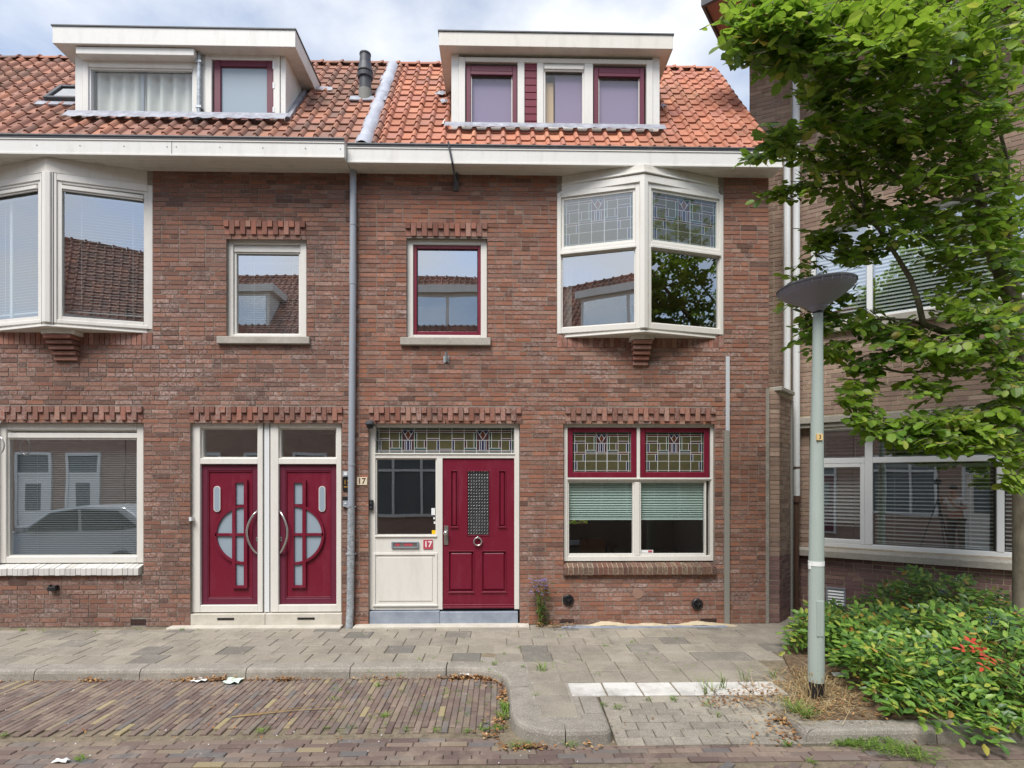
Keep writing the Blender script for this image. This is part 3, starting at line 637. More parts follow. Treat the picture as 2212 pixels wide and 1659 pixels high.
# right dormer
Y = DY_R
for a, b in ((dr[0], dx(991, Y)), (dx(1410, Y), dr[1])): MB().box(a, b, Y, Y+.05, zdr[0]-.02, zdr[1]).build('corner_board', OFFW, dormR, bevel=.003)
wn = part('window', house17); zA, zB = dz(289, Y, 1200), dz(127, Y, 1200)
f = MB().ring(dx(991, Y), dx(1410, Y), zA, zB, .085, Y-.012, Y+.06, .075, .06)
for a, b in ((1118, 1133), (1160, 1174), (1262, 1281)): f.box(dx(a, Y), dx(b, Y), Y-.010, Y+.06, zA+.075, zB-.06)
f.build('frame', CREAM, wn, bevel=.005)
zS0, zS1 = zA+.078, zB-.10
for a, b in ((1005, 1118), (1281, 1393)):
    x0, x1 = dx(a, Y)+.012, dx(b, Y)-.006
    MB().ring(x0, x1, zS0, zS1, .062, Y+.004, Y+.06, .035, .075).build('sash', WINE2, wn, bevel=.005)
    MB().box(x0+.06, x1-.06, Y-.012, Y+.02, zS1-.13, zS1-.085).build('sash_vent', WINE2, wn, bevel=.004)
    MB().ring(x0+.062, x1-.062, zS0+.035, zS1-.075, .012, Y+.02, Y+.03).build('glazing_bead', CREAM, wn)
    pane(wn, I4, x0+.06, x1-.06, zS0+.03, zS1-.07, Y+.032, GLASS_D); MB().box(x0+.05, x1-.05, Y+.07, Y+.075, zS0-.02, zS1-.12).build('screen', SCREEN, wn)
pl_ = part('plank_panel', house17); nz_ = 9
for i in range(nz_):
    h = (zB-.06-zA-.075)/nz_; MB().box(dx(1133, Y)+.002, dx(1160, Y)-.002, Y+.012, Y+.05, zA+.078+i*h, zA+.075+(i+1)*h-.004).build('plank', WINE, pl_, bevel=.003)
MB().ring(dx(1174, Y), dx(1262, Y), zA+.076, zB-.061, .025, Y+.01, Y+.05).build('sash', CREAM, wn)
pane(wn, I4, dx(1174, Y)+.02, dx(1262, Y)-.02, zA+.08, zB-.12, Y+.03, GLASS_D); vent(wn, I4, dx(1174, Y)+.01, dx(1262, Y)-.01, zB-.15, zB-.105, Y+.012)
MB().box(dx(1200, Y), dx(1270, Y), Y+.07, Y+.075, zA, zB-.17).build('screen', SCREEN, wn); MB().box(dx(1174, Y), dx(1197, Y), Y+.1, Y+.2, zA, zB-.25).build('wardrobe_edge', paint('pale_wood', lin(214,180,140), .6, .1), wn)
MB().box(dr[0]+.06, dr[1]-.06, Y+.24, Y+.26, zdr[0], zdr[1]).build('room_screen', ROOM, dormR)
# wavy lead aprons, soakers and patches
def apron(root, x0, x1, Yf, drop, parent, wd=.19):
    m = MB(MR); z0 = (Yf-EY)/math.cos(TH); n = int((x1-x0)/.03); V = []
    for i in range(n+1):
        x = x0+(x1-x0)*i/n; wv = max(0, math.sin((x-x0)/wd*2*math.pi))*.008
        V += [(x, -.088-wv, z0-drop+.006*math.sin(i*.9)), (x, -.090-wv*.5, z0-drop*.45), (x, -.092, z0+.04)]
    m.add(V, [(i*3+k, (i+1)*3+k, (i+1)*3+k+1, i*3+k+1) for i in range(n) for k in (0, 1)]); m.build('lead_apron', LEAD, parent, smooth=True)
apron(house15, dl[0]-.06, dl[1]+.05, DY_L, .15, dormL); apron(house17, dr[0]-.08, dr[1]+.05, DY_R, .10, dormR)
m = MB(MR)
def strip(x, y0, y1, wd): m.box(x, x+wd, -.058, -.012, (y0-EY)/math.cos(TH), (y1-EY)/math.cos(TH))
strip(dl[1]+.0, DY_L, back_y(zdl[1])+.05, .07); m.build('side_flashing', LEAD, dormL)
def patch(x, Yc, w_, h_, par):
    m = MB(MR); zc = (Yc-EY)/math.cos(TH); r = random.Random(int(abs(x)*1000)); n = 12
    V = [(x, -.075, zc)]+[(x+w_*math.cos(2*math.pi*k/n)*r.uniform(.7, 1.1), -.04-r.uniform(0, .02), zc+h_*math.sin(2*math.pi*k/n)*r.uniform(.7, 1.1)) for k in range(n)]
    m.add(V, [(0, 1+k, 1+(k+1) % n) for k in range(n)]); m.build('lead_patch', LEAD, par)
p = P(952, 187, .95); patch(p.x, .95, .09, .10, roof17); p = P(961, 217, .75); patch(p.x, .75, .06, .09, roof17); p = P(1432, 228, .7); patch(p.x, .7, .05, .09, roof17); p = P(705, 213, 1.1); patch(p.x, 1.02, .12, .07, roof15)
MB().tube([P(964, 262, .32), P(958, 273, .22)], .035, 12, cap=False).build('drain_stub', CREAM, dormR); MB().tube([P(668, 203, .98), P(672, 220, .92)], .05, 10).build('drain_stub', DKGREY, dormL)

# ------------------------------------------------------------------ bay windows
def bay(root, x0, x1, proj, zb, z_g0, z_g1, z_s0, z_s1, zt, stain_=None, xm=None):
    b = part('bay_window', root); xm = (x0+x1)/2 if xm is None else xm
    # base and head as triangular prisms
    tri = lambda e: [(x0-e, .02), (xm, -proj-e*1.05), (x1+e, .02)]
    MB().prism([(x0+.005,.02),(xm,-proj+.012),(x1-.005,.02)], zb+.02, zb+.05).build('base_board', CREAM, b)
    MB().prism([(x0,.02),(xm,-proj-.012),(x1,.02)], zb, zb+.02).build('base_moulding', CREAM, b, bevel=.004)
    MB().prism([(x0+.002,.02),(xm,-proj-.004),(x1-.002,.02)], zt, ZS-.005).build('head_board', CREAM2, b, bevel=.003)
    if stain_: MB().prism([(x0,.02),(xm,-proj-.045),(x1,.02)], zt+.10, zt+.125).prism([(x0+.001,.02),(xm,-proj-.025),(x1-.001,.02)], zt-.005, zt+.085).build('head_moulding', CREAM, b, bevel=.004)
    MB().prism([(x0+.03,.3),(x0+.03,.02),(x1-.03,.02),(x1-.03,.3)], z_g0-.05, z_g0-.02).build('window_board', WHITE, b)
    for side in (0, 1):
        A, B = (Vector((x0, 0, 0)), Vector((xm, -proj, 0))) if side == 0 else (Vector((xm, -proj, 0)), Vector((x1, 0, 0)))
        d = (B-A); Lw = d.length; M = frame_matrix(A, d, (-d.y, d.x, 0)); lft, rgt = (.055, .105) if side == 0 else (.105, .055)
        f = MB(M).box(0, lft, 0, .09, zb+.05, zt).box(Lw-rgt, Lw, 0, .09, zb+.05, zt).box(lft, Lw-rgt, .001, .09, zb+.05, z_g0).box(lft, Lw-rgt, .001, .09, z_s1, zt)
        if stain_: f.box(lft, Lw-rgt, .001, .09, z_g1, z_s0); f.box(lft-.01, Lw-rgt+.01, -.02, .0, z_g1-.004, z_g1+.03)
        f.build('frame', CREAM, b, bevel=.005)
        if stain_:
            MB(M).ring(lft, Lw-rgt, z_s0, z_s1, .032, .022, .07).build('sash', CREAM, b, bevel=.003)
            stained(b, M, lft+.032, Lw-rgt-.032, z_s0+.032, z_s1-.032, .05); pane(b, M, lft+.02, Lw-rgt-.02, z_s0+.02, z_s1-.02, .032, GLASS_M if side == 0 else GLASS_D)
            pane(b, M, lft, Lw-rgt, z_g0, z_g1, .04, GLASS_R if side == 0 else GLASS)
            MB(M).ring(lft, Lw-rgt, z_g0, z_g1, .014, .025, .045).build('glazing_bead', CREAM, b)
            curtain(b, M, lft, lft+.1, z_g0, z_g1, .25, 2, .02)
        else:
            MB(M).ring(lft+.0, Lw-rgt-.0, z_g0, z_s1, .05, .015, .08, .045, .03).build('sash', CREAM, b, bevel=.004)
            vent(b, M, lft+.05, Lw-rgt-.05, z_s1-.10, z_s1-.055, .03); pane(b, M, lft+.04, Lw-rgt-.04, z_g0+.03, z_s1-.1, .05, GLASS)
            slats(b, M, lft+.05, Lw-rgt-.05, z_g0+.16, z_s1-.12, .16, .036, .034, 18)
            if side == 0: MB(M).box(lft+.3, lft+.34, .13, .14, z_g0+.1, z_s1-.1).build('tape', BLIND, b)
            MB(M).box(Lw-rgt+.03 if side == 0 else lft-.035, Lw-rgt+.036 if side == 0 else lft-.029, -.003, .0, zb+.02, zt).build('seal', DARKGAP, b)
    ap = Vector((xm, -proj, 0))
    MB(Matrix.Translation(ap)).prism([(-.055,.012),(-.05,-.010),(0,-.026),(.05,-.010),(.055,.012),(0,.03)], zb+.05, zt).build('corner_post', CREAM, b, bevel=.004)
    return b
bayl = bay(house15, bayL[0], bayL[1], .30, 3.735, 3.83, None, None, 5.53, 5.615)
bayr = bay(house17, bayR[0], bayR[1], .30, 3.705, 3.83, 4.77, 4.85, 5.51, 5.575, True, X_(1391, -.3))
# brick corbels
def corbel(root, xc, zt, wd, seed):
    c = part('corbel', root); r = random.Random(seed)
    MB().prism([(xc-wd*.62,.02),(xc-wd*.62,-.17),(xc,-.21),(xc+wd*.62,-.17),(xc+wd*.62,.02)], zt-.055, zt).build('capstone', CREAM2, c, bevel=.005)
    for i in range(5):
        z1 = zt-.06-i*.062; o = .185-.035*i; MB().box(xc-wd/2+.006*i, xc+wd/2-.004*i, -o, .02, z1-.05, z1).build('corbel_brick', SOLD, c, bevel=.005)
    MB().box(xc-wd/2+.03, xc+wd/2-.03, -.03, .02, zt-.35, zt-.06).build('corbel_mortar', MORTAR, c)
corbel(house15, X_(133, -.1), 3.735, .33, 1); corbel(house17, X_(1386, -.1), 3.705, .235, 2)

# ------------------------------------------------------------------ flat windows
YF = .055
def zf(v, vx): return Z_(v, vx, YF)
def xf(v): return X_(v, YF)
# left ground window
wn = part('window', house15); z0, z1 = zf(1216, 200), zf(914, 200)
MB().ring(X_(-10), xf(310), z0, z1, .085, YF, YF+.1, .08, .085).build('frame', CREAM, wn, bevel=.005)
MB().ring(X_(-10)+.085, xf(310)-.085, z0+.08, z1-.085, .018, YF+.03, YF+.09).build('sash', CREAM, wn)
vent(wn, I4, X_(-10)+.1, xf(297), zf(946, 200), zf(935, 200), YF+.04)
pane(wn, I4, xf(-2), xf(299), z0+.08, zf(944, 200), YF+.05, GLASS_R); slats(wn, I4, xf(10), xf(297), z0+.1, zf(950, 200), YF+.15, .024, .021, 24)
brick_sill(wn, I4, X_(-10), X_(305), Z_(1241, 200), Z_(1217, 200)-.004, WHBRICK, 4, .006, WHBRICK)
# left upper window
def small_win(root, vx0, vx1, vt, vb, sash, cx):
    wn = part('window', root); x0, x1, z0, z1 = xf(vx0), xf(vx1), zf(vb, cx), zf(vt, cx)
    MB().ring(x0, x1, z0, z1, .08, YF, YF+.1, .045, .075).build('frame', CREAM, wn, bevel=.005)
    if sash:
        MB().ring(x0+.081, x1-.076, z0+.046, z1-.077, .045, YF+.02, YF+.09, .05).build('sash', WINE, wn, bevel=.005); pane(wn, I4, x0+.12, x1-.115, z0+.09, z1-.115, YF+.05, GLASS_R)
        MB().ring(x0+.126, x1-.121, z0+.096, z1-.122, .008, YF+.035, YF+.048).build('glazing_bead', BLACK, wn)
    else:
        MB().ring(x0+.08, x1-.08, z0+.045, z1-.075, .03, YF+.03, YF+.09, .02).build('sash', CREAM, wn, bevel=.004); vent(wn, I4, x0+.085, x1-.085, z1-.17, z1-.105, YF+.05); pane(wn, I4, x0+.1, x1-.1, z0+.06, z1-.17, YF+.06, GLASS_R)
    return wn
w1 = small_win(house15, 490, 662, 515, 730, False, 570); w2 = small_win(house17, 879, 1052, 516, 731, True, 965)
MB().box(X_(472), X_(671), -.055, .06, Z_(747), Z_(731)-.003).build('sill', GRANITO, w1, bevel=.006); MB().box(X_(866), X_(1060), -.055, .06, Z_(748), Z_(731)-.003).build('sill', GRANITO, w2, bevel=.006)
slats(w1, I4, xf(512), xf(645), zf(716, 570), zf(560, 570), YF+.2, .03, .026, 20)
# right ground window
wn = part('window', house17); cx = 1380; z0, z1 = zf(1212, cx), zf(915, cx)
f = MB().ring(xf(1218), xf(1543), z0, z1, .05, YF, YF+.1, .065, .05).box(xf(1376), xf(1383), YF+.002, YF+.1, zf(1036, cx), z1-.05).box(xf(1371), xf(1382), YF+.002, YF+.1, z0+.065, zf(1036, cx)-.03)
f.box(xf(1218)+.05, xf(1543)-.05, YF+.001, YF+.1, zf(1039, cx), zf(1032, cx)).box(xf(1218)+.045, xf(1543)-.045, YF-.015, YF+.0, zf(1036, cx), zf(1032, cx)); f.build('frame', CREAM, wn, bevel=.004)
for a, b in ((1226, 1376), (1383, 1534)):
    x0, x1, za, zb = xf(a)+.004, xf(b)-.004, zf(1032, cx)+.001, z1-.052
    MB().ring(x0, x1, za, zb, .068, YF+.01, YF+.08, .075, .06).build('sash', WINE, wn, bevel=.006)
    stained(wn, I4, x0+.068, x1-.068, za+.075, zb-.06, YF+.045)
for a, b in ((1226, 1371), (1382, 1527)):
    x0, x1, za, zb = xf(a), xf(b), z0+.065, zf(1039, cx)
    MB().ring(x0, x1, za, zb, .022, YF+.02, YF+.08, .03).build('sash', CREAM, wn, bevel=.003); pane(wn, I4, x0+.02, x1-.02, za+.025, zb-.02, YF+.05, GLASS_D)
    m = MB(); zt, zl = zb-.03, zf(1121, cx); n = 15; V = []
    for i in range(2*n+1):
        z = zt-(zt-zl)*(1-(1-i/(2*n))**1.25); V += [(x0+.02, YF+.10+(.014 if i % 2 else -.012), z), (x1-.02, YF+.10+(.014 if i % 2 else -.012), z)]
    m.add(V, [(2*i, 2*i+1, 2*i+3, 2*i+2) for i in range(2*n)]); m.box(x0+.02, x1-.02, YF+.085, YF+.115, zl-.018, zl); m.build('pleated_blind', PLEAT, wn)
st_ = part('sticker', house17); MB().box(xf(1386), xf(1413), YF+.046, YF+.0475, zf(1195, cx), zf(1189, cx)).build('label_sheet', PAPER, st_); MB().box(xf(1402), xf(1411), YF+.044, YF+.0455, zf(1194, cx), zf(1190, cx)).build('print', PINKR, st_)
brick_sill(wn, I4, X_(1216), X_(1545), Z_(1240, cx), Z_(1214, cx), DKBRICK, 7, .009, MORTAR_Y)
# things glimpsed in the room
for k, (tx, ty) in enumerate(((1.35, 2.4),)):
    t = thing('dining_table', (tx, ty, .05), 'dark dining table inside the room behind the lower window panes', 'table'); MB().box(tx-.6, tx+.6, ty-.4, ty+.4, .76, .80).build('tabletop', FLOORB, t)
    for a in (-.52, .52):
        for b in (-.33, .33): MB().box(tx+a-.03, tx+a+.03, ty+b-.03, ty+b+.03, .05, .76).build('leg', FLOORB, t)
    t2 = thing('dining_chair', (tx+.1, ty-.6, .05), 'wooden chair by the dining table behind the lower window panes', 'chair'); cw = paint('warm_wood', lin(140,96,62), .6, .1)
    MB().box(tx-.1, tx+.3, ty-.8, ty-.42, .48, .51).build('seat', cw, t2); MB().box(tx-.1, tx+.3, ty-.83, ty-.80, .60, .95).build('backrest', cw, t2)
    for a in (-.08, .26):
        for b in (-.8, -.45): MB().box(tx+a, tx+a+.03, ty+b, ty+b+.03, .05, .48 if b > -.7 else .60).build('leg', cw, t2)

# ------------------------------------------------------------------ doors of the left house
def arc(cx, cz, r, a0, a1, n): return [(cx+r*math.cos(a0+(a1-a0)*i/n), cz+r*math.sin(a0+(a1-a0)*i/n)) for i in range(n+1)]
def round_door(root, x0, x1, dx0, dx1, mirror):
    cx = 570; zt, zb = zf(914, cx), zf(1322, cx)
    fr = part('door_frame', root)
    dz0, dz1 = zf(1306, cx), zf(1004, cx); tz0, tz1 = zf(990, cx), zf(924, cx)
    f = MB().box(x0, dx0, YF-.01, YF+.1, zb, zt).box(dx1, x1, YF-.01, YF+.1, zb, zt).box(dx0, dx1, YF-.009, YF+.1, zb, dz0-.004).box(dx0, dx1, YF-.009, YF+.1, tz1, zt).box(dx0, dx1, YF-.009, YF+.1, dz1+.008, tz0)
    f.build('frame', CREAM, fr, bevel=.005); pane(fr, I4, dx0, dx1, tz0, tz1, YF+.07, GLASS); MB().ring(dx0, dx1, tz0, tz1, .018, YF+.03, YF+.08).build('transom_sash', CREAM, fr)
    d = part('door', root); xs = lambda t: dx0+(dx1-dx0)*(1-t if mirror else t)   # t: 0 hinge side .. 1 handle side
    yl = YF+.035; bx = lambda mb, a, b, z_0, z_1, ya, yb: mb.box(xs(a), xs(b), ya, yb, z_0, z_1)
    H = dz1-dz0; zz = lambda v: zf(v, cx)
    MB().box(dx0+.003, dx1-.003, yl+.012, yl+.05, dz0, dz1).build('leaf', WINE, d)
    MB().ring(dx0+.003, dx1-.003, dz0, dz1, .075, yl-.006, yl+.011, .075, .075).build('leaf_border', WINE2, d, bevel=.004)
    MB().ring(dx0+.08, dx1-.08, dz0+.08, dz1-.08, .012, yl-.002, yl+.010).build('leaf_bead', WINE, d, bevel=.003)
    W = dx1-dx0; cz = zz(1155); sa, sb = .60, .745; rr = .53*W
    # strip window with bead frame
    ccx = xs(sb+.005)
    sgn = 1 if not mirror else -1
    fm = MB(); z_0, z_1 = zz(1271), zz(1037)
    for a, b, c, e in ((sa-.06, sa, z_0, z_1), (sb, sb+.06, z_0, z_1), (sa, sb, z_0, z_0+.035), (sa, sb, z_1-.035, z_1)): bx(fm, a, b, c, e, yl-.022, yl+.011)
    zA = rr*1.0
    ang0 = math.acos(min(1, (sb+.005-(sa-.06))*W/rr))
    # arc ring on hinge side and its continuation across the strip
    def band(a0, a1, r0, r1, y0, y1, n=14):
        o_, i_ = arc(0, 0, r1, a0, a1, n), arc(0, 0, r0, a0, a1, n)
        for k in range(n):
            q = [o_[k], o_[k+1], i_[k+1], i_[k]]; q = [(ccx-sgn*p[0], cz+p[1]) for p in q]
            if not mirror: q = q[::-1]
            fm.prism_y(q, y0, y1)
    band(-math.pi/2+.02, math.pi/2-.02, rr-.034, rr, yl-.018, yl+.0105, 26)
    bx(fm, sb+.005-rr/W+.02, sa-.06, cz-.017, cz+.017, yl-.018, yl+.0105); bx(fm, sa, sb, cz-.017, cz+.017, yl-.018, yl+.0105)
    fm.build('window_bead', WINE, d)
    gp = part('door', root) if False else d
    for za, zb_ in ((z_0+.035, cz-rr), (cz-rr+.03, cz-.017), (cz+.017, cz+rr-.03), (cz+rr, z_1-.035)): g_ = MB(); bx(g_, sa, sb, za, zb_, yl+.004, yl+.0115); g_.build('frosted_pane', FROST, d)
    for sg2 in (1, -1):
        r_ = rr-.034; lim = (sb+.005-(sa-.06))*W; a0 = math.asin(.017/r_); a1 = math.acos(lim/r_)
        pts = [(lim, .017)]+[(r_*math.cos(a0+(a1-a0)*k/10), r_*math.sin(a0+(a1-a0)*k/10)) for k in range(11)]
        pts = [(ccx-sgn*a, cz+sg2*b) for a, b in pts]
        ar = sum(pts[i][0]*pts[(i+1) % len(pts)][1]-pts[(i+1) % len(pts)][0]*pts[i][1] for i in range(len(pts)))
        if ar < 0: pts = pts[::-1]
        MB().prism_y(pts, yl+.004, yl+.0115).build('frosted_pane', FROST, d)
    # oblong window
    oc, ow, oz0, oz1 = xs(.265), .042, zz(1106), zz(1050)
    pts = arc(oc, oz1-ow, ow, 0, math.pi, 8)+arc(oc, oz0+ow, ow, math.pi, 2*math.pi, 8); MB().prism_y(pts, yl-.004, yl+.0115).build('oblong_rim', CREAM, d)
    ow -= .008; pts = arc(oc, oz1-ow-.008, ow, 0, math.pi, 8)+arc(oc, oz0+ow+.008, ow, math.pi, 2*math.pi, 8); MB().prism_y(pts, yl-.006, yl-.0045).build('frosted_pane', FROST, d)
    # bow handle
    hz0, hz1 = zz(1196), zz(1104); hb = (xs(.985), xs(.83)); n = 14; pts = []
    for k in range(n+1):
        t = k/n; pts.append((hb[0]+(hb[1]-hb[0])*math.sin(math.pi*t)**.8, yl-.028-.045*math.sin(math.pi*t)**.5, hz0+(hz1-hz0)*t))
    MB().tube(pts, .0135, 10).build('handle', STEEL, d, smooth=True); kz = zz(1165)
    m = MB(); bx(m, .955, 1.0, kz-.028, kz+.028, yl-.012, yl-.006); m.build('lock_plate', STEEL, d); m = MB(); bx(m, .97, .987, kz-.012, kz+.012, yl-.014, yl-.012); m.build('keyhole', BLACK, d)
    return d
round_door(house15, xf(412), xf(568), xf(433), xf(557), False); round_door(house15, xf(584.5), xf(738), xf(602), xf(727), True)
m = MB().box(xf(571), xf(581.5), YF+.0, YF+.1, zf(1322, 570), zf(914, 570)); m.build('door_post', WHITE, house15)
MB().box(xf(568)+.001, xf(571)-.001, YF+.03, YF+.1, zf(1322, 570), zf(914, 570)).box(xf(581.5)+.001, xf(584.5)-.001, YF+.03, YF+.1, zf(1322, 570), zf(914, 570)).build('door_seal', DARKGAP, house15)
th = part('threshold', house15)
MB().box(X_(411)+.003, X_(569)+.02, -.004, .3, .0, zf(1324, 570)).box(X_(569)+.024, X_(739)-.003, -.004, .3, .0, zf(1324, 570)).build('threshold_stone', THRESH, th, bevel=.005)
MB().box(X_(470), X_(506), -.010, -.0045, .085, .11).box(X_(643), X_(680), -.010, -.0045, .085, .11).build('vent_slot', BLACK, th)
MB().box(X_(411)-.0, X_(416), -.03, YF, Z_(1125, 412), Z_(1117, 412)).build('contact_sensor', WHITE, house15)

# ------------------------------------------------------------------ door unit of the right house
cx = 960; du = part('door_frame', house17); z0, z1 = zf(1317, cx), zf(915, cx)
xa, xb = xf(797), xf(1122)
f = MB().box(xa, xf(811), YF, YF+.1, z0, z1).box(xf(1111), xb, YF, YF+.1, z0, z1).box(xf(811), xf(1111), YF+.001, YF+.1, zf(923, cx), z1).box(xf(811), xf(1111), YF+.001, YF+.1, zf(990, cx), zf(980, cx)).box(xf(810), xf(1112), YF-.012, YF, zf(982, cx), zf(979, cx))
f.box(xf(943), xf(956), YF+.001, YF+.1, z0, zf(990, cx)); f.build('frame', CREAM, du, bevel=.004)
stained(du, I4, xf(812), xf(1110), zf(979, cx), zf(924, cx), YF+.05, True)
MB().box(xf(811), xf(943), YF+.004, YF+.08, z0, zf(1158, cx)).build('letterbox_board', CREAM, du)
MB().box(xf(810), xf(944), YF-.014, YF+.003, zf(1160, cx), zf(1156, cx)).ring(xf(806), xf(945), zf(1310, cx), zf(1194, cx), .03, YF-.010, YF+.003).box(xf(805), xf(946), YF-.02, YF-.011, zf(1309, cx), zf(1305, cx)).box(xf(817), xf(934), YF-.004, YF+.003, zf(1298, cx), zf(1203, cx)).build('panel_moulding', CREAM, du, bevel=.004)
MB().ring(xf(811), xf(943), zf(1157, cx), zf(990, cx), .014, YF+.02, YF+.06).build('glazing_bead', CREAM, du); pane(du, I4, xf(811), xf(943), zf(1157, cx), zf(990, cx), YF+.05, GLASS)
lb = part('letterbox', house17); q = (xf(846), xf(905), zf(1184, cx), zf(1170, cx))
MB().ring(*q, .022, YF-.020, YF+.004, .018, .016).build('letterbox_frame', paint('grey_letterbox', lin(126,132,142), .5, .2), lb, bevel=.003); MB().box(q[0]+.022, q[1]-.022, YF-.010, YF-.004, q[2]+.018, q[3]-.016).build('flap', STEEL, lb); MB().box(q[0]+.05, q[0]+.11, YF-.012, YF-.0105, q[2]+.032, q[3]-.022).box(q[0]+.16, q[1]-.08, YF-.012, YF-.0105, q[2]+.032, q[3]-.022).build('print', PINKR, lb)
for lab_, mt_, a, b, c, e in (('sticker', PAPER, 931, 939, 1098, 1113), ('sticker', PAPER, 935, 939, 1118, 1122), ('sticker', PAPER, 936, 940, 1127, 1132), ('sticker', BRYEL, 932, 941, 1146, 1154)): MB().box(xf(a), xf(b), YF+.046, YF+.0475, zf(e, cx), zf(c, cx)).build(lab_, mt_, du)
# the door leaf with panels
d = part('door', house17); x0, x1 = xf(956)+.003, xf(1111)-.003; dz0, dz1 = zf(1315, cx), zf(991, cx); yl = YF+.02; q = lambda v: xf(v); zq = lambda v: zf(v, cx)
lv = MB(); holes = [(q(975), q(987), zq(1137), zq(1018)), (q(1010), q(1056), zq(1156), zq(1018)), (q(1079), q(1091), zq(1137), zq(1018)), (q(970), q(1022), zq(1278), zq(1192)), (q(1042), q(1092), zq(1278), zq(1192))]
xs = sorted({x0, x1, *[v for h in holes for v in h[:2]]}); zs = sorted({dz0, dz1, *[v for h in holes for v in h[2:]]})
for i in range(len(xs)-1):
    for j in range(len(zs)-1):
        c_ = ((xs[i]+xs[i+1])/2, (zs[j]+zs[j+1])/2)
        if not any(h[0] < c_[0] < h[1] and h[2] < c_[1] < h[3] for h in holes): lv.quad((xs[i],yl,zs[j]),(xs[i+1],yl,zs[j]),(xs[i+1],yl,zs[j+1]),(xs[i],yl,zs[j+1]))
for a, b, c, e in holes:
    y2 = yl+.022; lv.quad((a,yl,c),(a,y2,c),(a,y2,e),(a,yl,e)); lv.quad((b,y2,c),(b,yl,c),(b,yl,e),(b,y2,e)); lv.quad((a,yl,e),(a,y2,e),(b,y2,e),(b,yl,e)); lv.quad((a,y2,c),(a,yl,c),(b,yl,c),(b,y2,c))
lv.build('leaf', WINE, d)
MB().box(x0, x1, yl+.022, yl+.04, dz0, dz1).build('leaf_back', WINE, d)
for k, (a, b, c, e) in enumerate(holes):
    if k == 1: continue
    i_ = .016 if k in (0, 2) else .03; y_ = yl+.0215
    MB().add([(a+.004,y_,c+.004),(b-.004,y_,c+.004),(b-.004,y_,e-.004),(a+.004,y_,e-.004),(a+i_,yl+.003,c+i_),(b-i_,yl+.003,c+i_),(b-i_,yl+.003,e-i_),(a+i_,yl+.003,e-i_)], [(4,5,6,7),(0,1,5,4),(1,2,6,5),(2,3,7,6),(3,0,4,7)]).build('raised_panel', WINE, d)
    MB().ring(a-.012, b+.012, c-.012, e+.012, .012, yl-.009, yl-.0005).box(a-.02, b+.02, yl-.02, yl-.010, c-.018, c-.008).build('panel_moulding', WINE, d, bevel=.003)
a, b, c, e = holes[1]
MB().box(a-.002, b+.002, yl+.0185, yl+.0205, c, e).build('leaded_pane', FROST, d); MB().ring(a-.012, b+.012, c-.012, e+.012, .012, yl-.009, yl-.0005).build('panel_moulding', WINE, d, bevel=.003)
lm = MB(); st = .04; W_, H_ = b-a, e-c; dk = paint('lattice_iron', lin(52,50,48), .5, .4, (.3,.28,.24,1))
def clipline(px, pz, sx):
    # diagonal line z = pz + sx*(x-px) clipped to the pane
    pts = []
    for xx in (a, b):
        zz_ = pz+sx*(xx-px)
        if c <= zz_ <= e: pts.append((xx, zz_))
    for zz_ in (c, e):
        xx = px+(zz_-pz)/sx
        if a < xx < b: pts.append((xx, zz_))
    return pts[:2] if len(pts) >= 2 else None
k = -12
while k < 40:
    for sx, yy in ((1.15, yl+.008), (-1.15, yl+.013)):
        t = clipline(a, c+k*st, sx)
        if t and abs(t[0][0]-t[1][0]) > .005: lm.tube([(t[0][0], yy, t[0][1]), (t[1][0], yy, t[1][1])], .0055, 4)
    k += 1
lm.build('lattice_grille', dk, d)
rs = MB(); r_ = random.Random(2)
zz_ = c+.02
while zz_ < e:
    xx = a+.012
    while xx < b: rs.lathe([(0,.005),(.006,.003),(.008,0)], 6, (xx, yl+.004, zz_), Matrix.Rotation(R(90), 4, 'X')); xx += .035
    zz_ += .04
rs.build('rosette', STEEL, d)
MB().box(x0, x1, yl-.03, yl-.001, dz0+.004, dz0+.028).box(x0, x1, yl-.018, yl-.0005, dz0+.03, dz0+.055).build('weather_bar', WINE, d, bevel=.004)
rc_ = Vector((q(1032), yl-.02, zq(1170))); MB().tube([rc_+Vector((.05*math.sin(2*math.pi*k/24), -.006, .05*math.cos(2*math.pi*k/24))) for k in range(25)], .0095, 8, cap=False).tube([rc_+Vector((0, .02, .055)), rc_+Vector((0, -.02, .055))], .014, 8).build('ring_knocker', STEEL, d, smooth=True)
MB().box(q(959), q(968), yl-.012, yl-.0005, zq(1177), zq(1136)).box(q(962.5), q(964.5), yl-.014, yl-.012, zq(1168), zq(1160)).build('handle_plate', STEEL, d, bevel=.003); MB().lathe([(.012,0),(.012,.03),(.026,.035),(.03,.05),(.022,.064),(0,.066)], 16, (q(963.5), yl-.012, zq(1151)), Matrix.Rotation(R(90), 4, 'X')).build('knob', STEEL, d, smooth=True)
MB().box(x0, x1, YF+.03, YF+.09, dz0-.02, dz0-.002).build('door_seal', DARKGAP, du)
ps = part('plinth', house17); MB().box(X_(797), xf(950), .018, .3, .0, zf(1319, cx)).box(xf(950)+.003, X_(1119), .012, .3, .0, zf(1321, cx)).build('plinth_stone', BLUEST, ps, bevel=.005)

